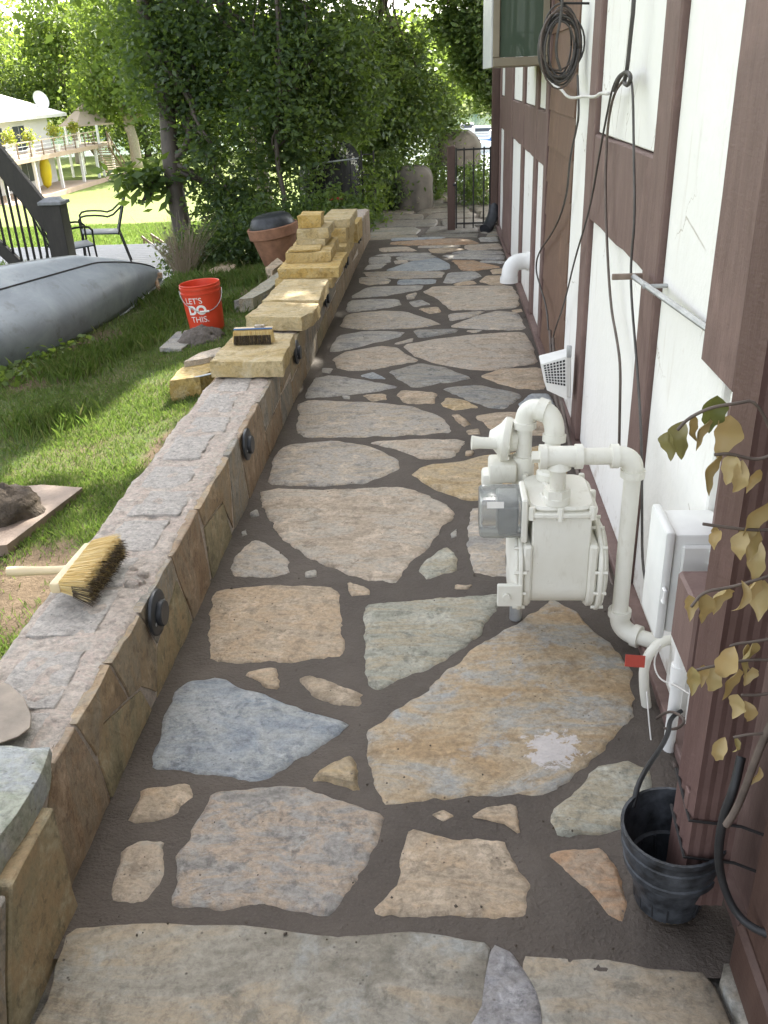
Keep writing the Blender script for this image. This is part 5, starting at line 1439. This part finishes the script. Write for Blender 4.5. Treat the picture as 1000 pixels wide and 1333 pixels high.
o = quads_mesh('petals', leaves(P, .035, wr2, 1.0, .8), 'letter_white', B_w); o['kind'] = 'stuff'
wd_p = at_z(512, 270, -.02)
orn = thing('garden_ornament', 'small white garden figure on the ground near the trellis', 'ornament', (wd_p.x, wd_p.y, -.03))
B().lathe([(.0, 0), (.05, .0), (.045, .05), (.03, .09), (.045, .12), (.04, .16), (.0, .18)], (wd_p.x, wd_p.y, -.03), (0, 0, 1), 14).build('figure', 'shore_white', orn)
fl = at_y(436, 258, 10.6)
rf = thing('red_flower', 'red flower head above the green border plants', 'flower', (fl.x, 10.6, -.1))
b_ = B()
for k_ in range(9):
    a = 2 * math.pi * k_ / 9; b_.box((fl.x + .05 * math.cos(a), 10.6 + .05 * math.sin(a), fl.z), (.075, .035, .012), .003, rot=(0, .25, a))
b_.build('petals', 'flower_red', rf); B().tube([(fl.x, 10.6, -.25), (fl.x + .01, 10.6, fl.z)], .005, 6).build('stem', 'leaf_mid', rf)

gate = thing('iron_gate', 'open iron bar gate with dark wooden post beside the house corner', 'gate', (.28, 10.15, -.03))
B().bx(.02, .105, 10.1, 10.24, -.04, .835, .006).build('gate_post', 'post_dark', gate)
gx = [.115, .20, .30, .41, .475]
for x in gx: B().tube([(x, 10.08, .0), (x, 10.08, .82)], .009, 6).build('bar', 'iron', gate)
for z in (.05, .80): B().tube([(.11, 10.08, z), (.48, 10.08, z)], .010, 6).build('rail', 'iron', gate)
B().tube([(.11, 10.08, .45), (.09, 10.1, .45)], .015, 6).build('hinge', 'iron', gate)

# ladder-like wooden steps on the lawn
ls = at_z(205, 325, -.9)
lad = thing('garden_steps', 'small wooden stair rails in the sunlit grass beyond the deck', 'steps', (ls.x, ls.y, gz(ls.x, ls.y)))
a0_, a1_ = at_y(184, 308, ls.y), at_y(214, 330, ls.y); c0_, c1_ = at_y(196, 305, ls.y + .5), at_y(222, 322, ls.y + .5)
B().tube([a0_, a1_], .022, 6).build('stair_rail', 'rail_brown', lad); B().tube([c0_, c1_], .022, 6).build('stair_rail', 'rail_brown', lad)
for f in (.1, .5, .9):
    for u0, u1 in ((a0_, a1_), (c0_, c1_)):
        p = u0 + (u1 - u0) * f; B().tube([p, Vector((p.x, p.y, p.z - .5))], .016, 6).build('baluster', 'rail_brown', lad)

# ================================================================== far house across the lawn (facade along +Y)
FX = -32.5; FB = -5.15
fh = thing('lake_house', 'white two storey lake house with pale roof and long balcony across the lawn', 'house', (-36, 66, FB))
B().bx(-44, FX, 50, 77, FB - 1, .0).build('wall', 'far_wall', fh, False)
rf_ = B()
e = [(-45, 49, .0), (-31.3, 49, .0), (-31.3, 78.4, .0), (-45, 78.4, .0)]; rA, rB = (-38, 55, 3.0), (-38, 71, 3.0)
me = bpy.data.meshes.new('roof'); me.from_pydata(e + [rA, rB] + [(x, y, z - .22) for x, y, z in e], [], [(0, 1, 4), (1, 2, 5, 4), (2, 3, 5), (3, 0, 4, 5), (0, 6, 7, 1), (1, 7, 8, 2), (2, 8, 9, 3), (3, 9, 6, 0), (9, 8, 7, 6)]); me.update()
link('roof', me, 'far_roof', fh)
DX = -29.4; dz = -2.55
B().bx(FX, DX, 50, 79.2, dz - .3, dz, .01).build('balcony', 'far_fascia', fh, False)
B().bx(FX, DX - .02, 50, 79.0, dz + .001, dz + .03).build('balcony_floor', 'far_deck', fh, False)
yv = 55.5
while yv < 79.3:
    B().bx(DX - .09, DX - .01, yv - .05, yv + .05, dz, dz + 1.05).build('rail_post', 'rail_brown', fh, False); yv += 2.1
B().bx(DX - .09, DX - .01, 50, 79.2, dz + 1.0, dz + 1.07).build('hand_rail', 'far_deck', fh, False)
for zz in (.25, .5, .75): B().bx(DX - .06, DX - .04, 50, 79.2, dz + zz, dz + zz + .025).build('rail_wire', 'shore_white', fh, False)
for yv in (57, 61.5, 66.5, 71, 75.5, 79): B().bx(DX - .35, DX - .15, yv - .1, yv + .1, FB, dz - .3).build('support_post', 'shore_white', fh, False)
def fwin(y0, y1, z0, z1):
    w_ = B().bx(FX - .02, FX + .05, y0, y1, z0, z1).build('window', 'shore_white', fh, False)
    n_ = max(1, round((y1 - y0) / .9)); s_ = (y1 - y0 - .1) / n_
    for k_ in range(n_): B().bx(FX + .051, FX + .07, y0 + .1 + s_ * k_, y0 + s_ * (k_ + 1), z0 + .1, z1 - .1).build('pane', 'far_dark', w_, False)
fwin(66.2, 68.6, dz + .1, dz + 2.0); fwin(70.2, 72.4, dz + .1, dz + 2.0); fwin(60, 63, dz + .5, dz + 2.0)
fwin(63.2, 65.2, FB + .1, FB + 2.1); fwin(67.6, 69.2, FB + .1, FB + 2.1); fwin(70.4, 72.6, FB + .4, FB + 2.1); fwin(58, 60.5, FB + .5, FB + 2.1)
B().bx(FX, -28.2, 50, 77.2, FB - .6, FB + .0).build('patio', 'far_deck', fh, False)
B().bx(-28.2, -28.05, 50, 77.2, FB - .6, FB + .22).build('patio_kerb', 'far_fascia', fh, False)
sat = B().lathe([(.0, -.1), (.35, -.06), (.6, .05), (.72, .18)], (-32.6, 76.6, 1.0), (.9, -.5, .35), 20).tube([(-32.6, 76.6, .95), (-32.9, 76.9, .2)], .04, 6).build('satellite_dish', 'shore_white', fh)
ky = thing('yellow_kayak', 'tall yellow kayak standing upright against the lake house wall', 'kayak', (-31.6, 68.2, FB))
B().lathe([(.02, 0), (.30, .25), (.42, .9), (.42, 1.7), (.28, 2.15), (.02, 2.3)], (-31.0, 71.2, FB), (.1, -.05, 1), 16).build('hull', 'kayak_yellow', ky)
for i, (px_a, px_b, s_) in enumerate([(12, 179, .55), (37, 177, .5), (70, 170, .55), (95, 166, .45)]):
    p = at_x(px_a, px_b, DX - .3)
    pl_ = thing('balcony_planter', ['leafy potted plant on the balcony farthest from the outdoor stairs', 'yellow green potted plant before the first tall balcony window', 'bushy potted plant on the balcony past the tall windows', 'potted plant on the balcony next to the pavilion'][i], 'planter', (p.x, p.y, dz + .03), 'potted plants along the balcony')
    B().lathe([(.0, 0), (.2, 0), (.3, .5), (.26, .5), (.0, .42)], (p.x, p.y, dz + .04), (0, 0, 1), 12).build('pot', 'far_wall', pl_)
    r2 = np.random.default_rng(i)
    q_ = quads_mesh('foliage', leaves(np.array([p.x, p.y, p.z]) + r2.normal(size=(260, 3)) * s_ * .45, .22, r2, 1.0, .6), 'leaf_yellow', pl_); q_['kind'] = 'stuff'
# stairs from the balcony end and a small pavilion roof
stx = thing('outdoor_stairs', 'brown outdoor staircase climbing to the lake house balcony end', 'stairs', (-29, 81, FB))
for k_ in range(13):
    f = k_ / 12; B().bx(-30.2, -28.6, 79.4 + f * 3.0, 79.75 + f * 3.0, dz - .05 - f * 2.55 - .08, dz - .05 - f * 2.55).build('step', 'far_deck', stx, False)
for x in (-30.25, -28.55):
    B().tube([(x, 79.3, dz + .95), (x, 82.7, FB + .95)], .06, 6).build('hand_rail', 'rail_brown', stx); B().tube([(x, 79.3, dz - .15), (x, 82.7, FB)], .09, 6).build('stringer', 'rail_brown', stx)
    for k_ in range(5):
        f = k_ / 4; B().tube([(x, 79.4 + 3.2 * f, dz - .1 - 2.5 * f), (x, 79.4 + 3.2 * f, dz + .95 - 2.5 * f)], .04, 6).build('rail_post', 'rail_brown', stx)
pav = thing('pavilion', 'small tan roofed pavilion at the end of the balcony', 'pavilion', (-31, 85, FB))
B().lathe([(2.5, 0), (2.5, -.15), (.05, 1.6)][::-1], (-31.4, 82.6, -1.0), (0, 0, 1), 4, math.pi / 4, math.pi / 4 + 2 * math.pi).build('roof', 'far_tan_roof', pav, False)
for x, y in ((-32.8, 81.2), (-30, 81.2), (-32.8, 84), (-30, 84)): B().bx(x - .09, x + .09, y - .09, y + .09, FB - .3, -1.1).build('post', 'shore_white', pav, False)
B().bx(-33, -29.8, 81, 84.2, dz - .3, dz - .05).build('floor', 'far_deck', pav, False)

# boats and dock on the lake
br_ = random.Random(8)
for i, (x, y, L, m_, lab) in enumerate([(2, 112, 6.5, 'shore_white', 'long white motor boat moored farthest left on the lake'), (6.5, 118, 5.5, 'boat_blue', 'blue hulled boat moored among white ones on the lake'),
        (9.5, 108, 6, 'shore_white', 'white boat with low cabin moored near the house corner'), (5.0, 128, 7, 'shore_white', 'big white boat moored behind the blue hulled one'),
        (11, 122, 5, 'boat_red', 'red hulled boat moored beside the low cabin boat'), (3.2, 138, 6, 'shore_white', 'far white boat lying before the opposite shore')]):
    bt = thing('moored_boat', lab, 'boat', (x, y, -6.5), 'boats moored on the lake')
    hv = [(-.5, -.38), (.2, -.42), (.42, -.22), (.52, 0), (.42, .22), (.2, .42), (-.5, .38)]
    B().prism([(x + a * L, y + c_ * L * .32 / .4 * .8, -6.5) for a, c_ in hv], (0, 0, 1.0), .05).build('hull', m_, bt, False)
    B().bx(x - L * .2, x + L * .15, y - L * .13, y + L * .13, -5.5, -4.6, .15).build('cabin', 'shore_white', bt, False)
    B().bx(x - L * .15, x + L * .16, y - L * .135, y - L * .131, -5.2, -4.8).build('windshield', 'far_dark', bt, False)

# ================================================================== trees and shrubs
def limb_tube(b, p0, p1, r0, r1, r_, n=5, wob=.08):
    p0, p1 = Vector(p0), Vector(p1); pts = []
    for i in range(n + 1):
        t_ = i / n; q_ = p0.lerp(p1, t_)
        if 0 < i < n: q_ += Vector((r_.uniform(-1, 1), r_.uniform(-1, 1), r_.uniform(-.5, .5))) * (p1 - p0).length * wob
        pts.append(q_)
    b.tube(pts, list(np.linspace(r0, r1, n + 1)), 8, sm=1)
    return pts
def tree(name, label, base, top, r0, blobs, n, leaf, mat, bark='bark', clump=.25, per=40, seed=0, group=None, cat='tree', hollow=.35, gaps=None, limbs=6, flat=.5, aspect=.5, upper=None):
    r_ = random.Random(seed); g = np.random.default_rng(seed + 100)
    t_ = thing(name, label, cat, base, group)
    b = B(); pts = limb_tube(b, base, top, r0, r0 * .45, r_, 6, .02)
    for i in range(limbs):
        c, rr = blobs[i % len(blobs)]
        s0 = pts[r_.randint(2, len(pts) - 1)]
        tgt = Vector(c) + Vector((r_.uniform(-.6, .6) * rr[0], r_.uniform(-.6, .6) * rr[1], r_.uniform(-.5, .6) * rr[2]))
        limb_tube(b, s0, tgt, r0 * .4, r0 * .08, r_, 5, .07)
    b.build('trunk', bark, t_, True)
    P = crown_points(blobs, n, g, clump, per, hollow)
    if gaps: P = gap(P, *gaps)
    V = leaves(P, leaf, g, flat, aspect)
    if upper:
        P = crown_points(upper[0], upper[1], g, .3, 24, .3)
        if gaps: P = gap(P, gaps[0], [q_ + .13 for q_ in gaps[1]])
        V = np.concatenate([V, leaves(P, upper[2], g, flat, aspect)])
    o = quads_mesh('crown', V, mat, t_); o['kind'] = 'stuff'
    return t_
# sunlit streaks on the lawn come through an opening in the crowns
G1, G2 = [], []
for a, b_, r1 in (((75, 603), (215, 512), .15), ((135, 633), (190, 586), .09)):
    for f in np.linspace(0, 1, 6):
        p = at_z(a[0] + (b_[0] - a[0]) * f, a[1] + (b_[1] - a[1]) * f, -.24); G1.append(tuple(p)); G2.append(r1)
GA = (G1, G2)
# the big shrub-like tree behind the canoe
tree('garden_tree', 'big dense tree with leaning grey trunk behind the canoe', (-3.02, 10.6, -.72), (-3.5, 11.6, 3.6), .13,
     [((-2.95, 11.2, 1.7), (.75, .6, .75)), ((-2.45, 10.9, .75), (.62, .45, .85)), ((-2.25, 11.3, 1.9), (.8, .6, .8)), ((-3.3, 11.6, 2.1), (.7, .6, .6)), ((-2.5, 10.8, .1), (.5, .4, .45)), ((-3.05, 11.4, 1.0), (.35, .4, .5))],
     23000, .078, 'leaf_dark', clump=.115, per=30, hollow=.05, seed=1, gaps=GA, limbs=22,
     upper=([((-3.2, 12.0, 3.6), (1.7, 1.3, 1.3)), ((-3.6, 12.8, 5.3), (2.6, 2.0, 2.0)), ((-2.6, 11.6, 4.6), (1.7, 1.4, 1.6)), ((-4.6, 13.4, 3.6), (1.2, 1.4, 1.2))], 17000, .16))
tree('garden_tree', 'slim dark tree rising behind the terracotta pot', (-1.93, 10.5, -.4), (-1.75, 10.9, 3.2), .034,
     [((-1.75, 10.8, 1.45), (.6, .5, .7)), ((-1.35, 11.2, 2.0), (.7, .6, .7)), ((-1.5, 11.4, 1.1), (.6, .45, .55)), ((-1.9, 11.0, .75), (.45, .4, .6)), ((-1.1, 11.5, 1.4), (.5, .45, .55))],
     17000, .074, 'leaf_dark', clump=.115, per=30, hollow=.05, seed=2, gaps=GA, limbs=18,
     upper=([((-1.7, 11.6, 4.0), (1.7, 1.5, 1.5)), ((-1.2, 12.2, 5.8), (2.2, 1.8, 1.8))], 15000, .16))
tree('garden_tree', 'backlit young tree arching above the tarpaulin covers', (-.95, 12.9, -.3), (-.8, 13.1, 3.0), .05,
     [((-.85, 12.6, 1.25), (.55, .5, .6)), ((-.62, 12.7, .9), (.5, .4, .42)), ((-1.1, 13.0, 1.9), (.5, .5, .6)), ((-.30, 12.9, 1.2), (.45, .4, .42)), ((-.95, 12.9, .4), (.5, .4, .55)), ((-.55, 13.0, 1.75), (.4, .4, .35)), ((-.05, 13.2, .95), (.32, .35, .3))],
     23000, .07, 'leaf_dark', clump=.12, per=26, hollow=.1, seed=3, gaps=GA, limbs=12,
     upper=([((-.8, 13.6, 4.3), (1.9, 1.7, 1.4)), ((.2, 13.4, 5.6), (1.8, 1.5, 1.3))], 13000, .16))
tree('garden_tree', 'overhanging dark tree beside the house corner above the gate', (1.35, 13.8, -.3), (1.0, 14.2, 4.2), .14,
     [((.62, 13.6, 2.0), (.55, .5, .42)), ((.78, 13.6, 1.4), (.36, .4, .42)), ((.40, 13.7, 1.62), (.32, .3, .32)), ((.15, 13.8, 2.15), (.35, .3, .25))],
     13500, .085, 'leaf_dark', clump=.12, per=26, hollow=.1, seed=4, gaps=GA, limbs=8,
     upper=([((.9, 14.2, 3.0), (1.2, 1.0, .7)), ((1.0, 14.4, 5.0), (2.2, 2.0, 2.0))], 15000, .16))
tree('garden_tree', 'unseen tall tree added down the slope to shade the deck', (-3.3, 17.2, -1.1), (-4.2, 17.6, 5.0), .16,
     [((-2.6, 19.0, 5.7), (2.0, 1.9, 1.3)), ((-5.4, 19.2, 5.7), (2.0, 1.9, 1.3))], 20000, .17, 'leaf_mid', clump=.3, per=24, seed=5, limbs=8)  # crown above the view, added to shade the deck
tree('garden_tree', 'unseen tall tree added beyond the iron gate to shade the yard', (2.6, 18.6, -.8), (1.8, 18.4, 4.8), .16,
     [((.9, 17.6, 5.2), (2.0, 1.8, 1.0)), ((1.0, 19.6, 6.0), (2.0, 1.6, 1.0)), ((2.6, 18.4, 5.2), (1.4, 1.6, 1.1)), ((-.8, 18.4, 5.9), (1.2, 1.6, .9))], 26000, .17, 'leaf_mid', clump=.28, per=24, seed=6, limbs=8)  # crown out of view, put in to shade the yard by the gate
# low plants
def bush(name, label, c, r_, n, leaf, mat, seed, cat='shrub', group=None, flat=.9, clump=.09, aspect=.45):
    t_ = thing(name, label, cat, (c[0], c[1], c[2] - r_[2]), group); g = np.random.default_rng(seed)
    rr = random.Random(seed); b = B()
    for k_ in range(6): limb_tube(b, (c[0] + rr.uniform(-.05, .05), c[1], c[2] - r_[2]), (c[0] + rr.uniform(-.7, .7) * r_[0], c[1] + rr.uniform(-.5, .5) * r_[1], c[2] + rr.uniform(0, .8) * r_[2]), .012, .004, rr, 4)
    b.build('stems', 'bark', t_, True)['kind'] = 'stuff'
    o = quads_mesh('foliage', leaves(crown_points([(c, r_)], n, g, clump, 20, .3), leaf, g, flat, aspect), mat, t_); o['kind'] = 'stuff'
    return t_
bush('border_plant', 'low bright green border plant around the terracotta pot', (-1.6, 10.4, .02), (.75, .45, .34), 6000, .06, 'leaf_mid', 11)
bush('border_plant', 'leafy green clump between black cover and fence', (-1.25, 10.75, .05), (.45, .3, .30), 3500, .06, 'leaf_mid', 12)
bush('climbing_plant', 'light green climber on the rusty trellis', (-.88, 11.0, .25), (.10, .1, .42), 900, .06, 'leaf_light', 13)
bush('dark_shrub', 'dark green shrub at the foot of the leaning trunk', (-2.75, 10.0, -.25), (.38, .3, .36), 4000, .06, 'leaf_dark', 14)
bush('dark_shrub', 'dark shrub low behind the terracotta pot', (-2.25, 10.3, -.1), (.42, .35, .38), 4500, .06, 'leaf_dark', 15)
bush('dark_shrub', 'dark hedge plant beside the covered grill', (-.72, 12.1, .25), (.3, .3, .42), 4000, .06, 'leaf_dark', 16)
bush('dark_shrub', 'shrub growing beyond the iron gate bars', (.42, 12.3, .12), (.25, .3, .34), 2500, .055, 'leaf_dark', 17)
bush('dark_shrub', 'dark shrub filling the space below the peaked tarpaulin', (.1, 13.9, .15), (.55, .3, .42), 5000, .06, 'leaf_dark', 19)
bush('dark_shrub', 'dark shrub between the two tarpaulin covers', (-.2, 13.0, .2), (.16, .2, .42), 1800, .055, 'leaf_dark', 20)
bush('leafy_branch', 'branch of broad leaves hanging over the sunlit lawn', (-3.5, 10.7, .55), (.30, .25, .22), 300, .17, 'leaf_mid', 18, flat=.5, clump=.1, aspect=.42)
# dry twiggy bush
tb = thing('dry_bush', 'dry bare twiggy bush at the foot of the big tree', 'bush', (-2.85, 9.55, -.4)); r_ = random.Random(31)
V = []
for k_ in range(170):
    a, s_ = r_.uniform(0, 6.28), r_.uniform(.1, .5); p = Vector((-2.85 + r_.uniform(-.06, .06), 9.6 + r_.uniform(-.06, .06), -.42)); 
    e_ = p + Vector((math.cos(a) * s_, math.sin(a) * s_ * .6, r_.uniform(.35, .75))); m_ = p.lerp(e_, .5) + Vector((0, 0, .06)); t_ = Vector((.003, .001, 0))
    V.append([p - t_, p + t_, m_ + t_ * .8, m_ - t_ * .8]); V.append([m_ - t_ * .8, m_ + t_ * .8, e_ + t_ * .3, e_ - t_ * .3])
o = quads_mesh('twigs', np.array([[tuple(q_) for q_ in f] for f in V]), 'dry_twig', tb); o['kind'] = 'stuff'
# far trees round the lake house
FT = [((-45, 92, -5), 8, 'tall green tree behind the lake house roof', 21, (0, 0)), ((-37, 94, -5), 8.5, 'tall tree with pale trunk rising behind the satellite dish', 22, (1, 0)), ((-31.5, 99, -5), 8, 'spreading tree beyond the pavilion', 23, (0, 0)),
      ((-27.9, 84, -4.9), 8, 'forked pale-barked tree beside the outdoor stairs', 24, (1, 1)), ((-55, 95, -5), 9, 'broad tree far behind the lake house', 25, (0, 0)), ((-22, 108, -5), 8, 'light green tree near the lake shore', 26, (0, 0)), ((-15, 104, -5), 7, 'rounded tree on the shore seen past the big shrub', 27, (0, 0)),
      ((-40, 112, -5), 9, 'tall tree deep in the grove behind the pavilion', 28, (0, 0)), ((-9, 98, -5.6), 6, 'shore tree seen through the garden trees', 29, (0, 0)), ((-50, 104, -5), 10, 'tall leafy tree at the back of the grove by the lake house', 30, (0, 0)), ((-66, 104, -5), 10, 'huge tree at the outer end of the grove', 32, (0, 0)), ((-33, 120, -5), 10, 'tall tree standing nearest the water behind the pavilion', 33, (0, 0))]
for (bs_, h_, lab, sd_, (pale, fork)) in FT:
    x, y, z = bs_
    bl = [((x, y, z + h_ * 1.0), (h_ * .5, h_ * .5, h_ * .5)), ((x - h_ * .3, y, z + h_ * .7), (h_ * .3, h_ * .3, h_ * .22)), ((x + h_ * .35, y, z + h_ * .72), (h_ * .32, h_ * .3, h_ * .2)), ((x, y, z + h_ * 1.5), (h_ * .4, h_ * .4, h_ * .35))]
    if not pale: bl += [((x, y, z + h_ * .32), (h_ * .5, h_ * .4, h_ * .26))]
    tree('lakeside_tree', lab, bs_, (x - .3, y, z + h_), .55 if pale else .4, bl, 11000, .42, 'leaf_far' if sd_ % 2 else 'leaf_light', 'bark_pale' if pale else 'bark', clump=.75, per=28, seed=sd_, group='trees around the lake house', limbs=7, flat=.8, aspect=.7)
# wooded opposite shore: reads as one mass
g = np.random.default_rng(77)
cx_ = g.uniform(-260, 160, 1500); cy_ = g.uniform(218, 400, 1500)
cz_ = -5 + (cy_ - 215) * .13 + g.uniform(0, 5, 1500)
cen = np.stack([cx_, cy_, cz_], 1)
P = np.repeat(cen, 26, 0) + g.normal(size=(1500 * 26, 3)) * np.array([3.2, 3.2, 2.6])
wood = quads_mesh('far_wood', leaves(P, 2.4, g, .8, .8), 'leaf_far'); tag(wood, 'wooded far shore of the lake', 'woodland', kind='stuff')

# ================================================================== grass
def grass(name, n, fn, hmin, hmax, wdt, seed, mat='grass_blade'):
    g = np.random.default_rng(seed); P = fn(g, n)
    z = np.array([ground_z(x, y) for x, y in P]) - .004
    a = g.uniform(0, 2 * np.pi, len(P)); h_ = g.uniform(hmin, hmax, len(P)); ln = g.uniform(.15, .75, len(P)) * h_
    w_ = np.stack([np.cos(a + 1.57), np.sin(a + 1.57), 0 * a], 1) * wdt
    b0 = np.stack([P[:, 0], P[:, 1], z], 1); d = np.stack([np.cos(a), np.sin(a), 0 * a], 1)
    m_ = b0 + d * (ln * .35)[:, None] + np.array([0, 0, 1]) * (h_ * .6)[:, None]; t_ = b0 + d * ln[:, None] + np.array([0, 0, 1]) * h_[:, None]
    V = np.stack([b0 - w_, b0 + w_, m_ + w_ * .8, t_, m_ - w_ * .8], 1)
    o = quads_mesh(name, V, mat, None, 5); tag(o, 'short mown lawn grass between wall and canoe', 'grass', kind='stuff'); return o
def lawn_pts(g, n):
    y = 1.6 + (g.random(n) ** 1.35) * 8.6; x = -1.12 - g.random(n) * np.clip(1.2 + y * .42, 0, 4.2)
    keep = np.ones(n, bool)
    for c_, rx_, ry_ in bare:
        q_ = ((x - c_[0]) / rx_) ** 2 + ((y - c_[1]) / ry_) ** 2
        keep &= ~((q_ < 1) & (g.random(n) < .88 * (1 - q_ * .5)))
    pn = np.array([noise.noise(Vector((a * 1.3, b_ * 1.3, 4))) for a, b_ in zip(x, y)]); keep &= ~((pn < -.15) & (g.random(n) < .5))
    keep &= ~((x > -1.95) & (x < -1.78) & (y > 3.05) & (y < 3.5))
    return np.stack([x, y], 1)[keep]
grass('lawn_grass', 240000, lawn_pts, .014, .036, .0019, 5)
def tuft_pts(g, n):
    c_ = np.array([at_z(x, y, -.27).xy for x, y in [(300, 415), (330, 380), (200, 430), (170, 455), (120, 470), (240, 410), (300, 370), (215, 395), (262, 380), (280, 345), (90, 490), (60, 560)]])
    k_ = g.integers(0, len(c_), n); return c_[k_] + g.normal(size=(n, 2)) * .13
o = grass('tall_grass', 6000, tuft_pts, .05, .12, .003, 6); o['label'] = 'taller grass tufts by canoe, bucket and shrubs'
def side_pts(g, n):
    y = g.uniform(1.4, 9.4, n); return np.stack([-1.125 - np.abs(g.normal(size=n)) * .04, y], 1)
o = grass('wall_grass', 5000, side_pts, .03, .11, .003, 8); o['label'] = 'grass fringe along the foot of the low wall'
def farlawn(g, n):
    y = g.uniform(9, 24, n); x = -8.5 + g.uniform(0, 1, n) * (6.2 - .0 * y); return np.stack([x - (y - 9) * .25, y], 1)
o = grass('sunny_grass', 40000, farlawn, .04, .09, .006, 9); o['label'] = 'sunlit rough grass beyond the deck'
# weeds by the canoe
V = []
for i, (x, y) in enumerate([(30, 480), (55, 468), (20, 492), (95, 455), (5, 500)]):
    p = at_z(x, y, -.3); g = np.random.default_rng(40 + i)
    V.append(leaves(np.array([p.x + .1, p.y - .1, ground_z(p.x, p.y) + .05]) + g.normal(size=(40, 3)) * np.array([.08, .08, .03]), .06, g, .4, .7))
tag(quads_mesh('weeds', np.concatenate(V), 'leaf_light', None), 'small broad-leaved weeds growing along the canoe', 'weeds', kind='stuff')
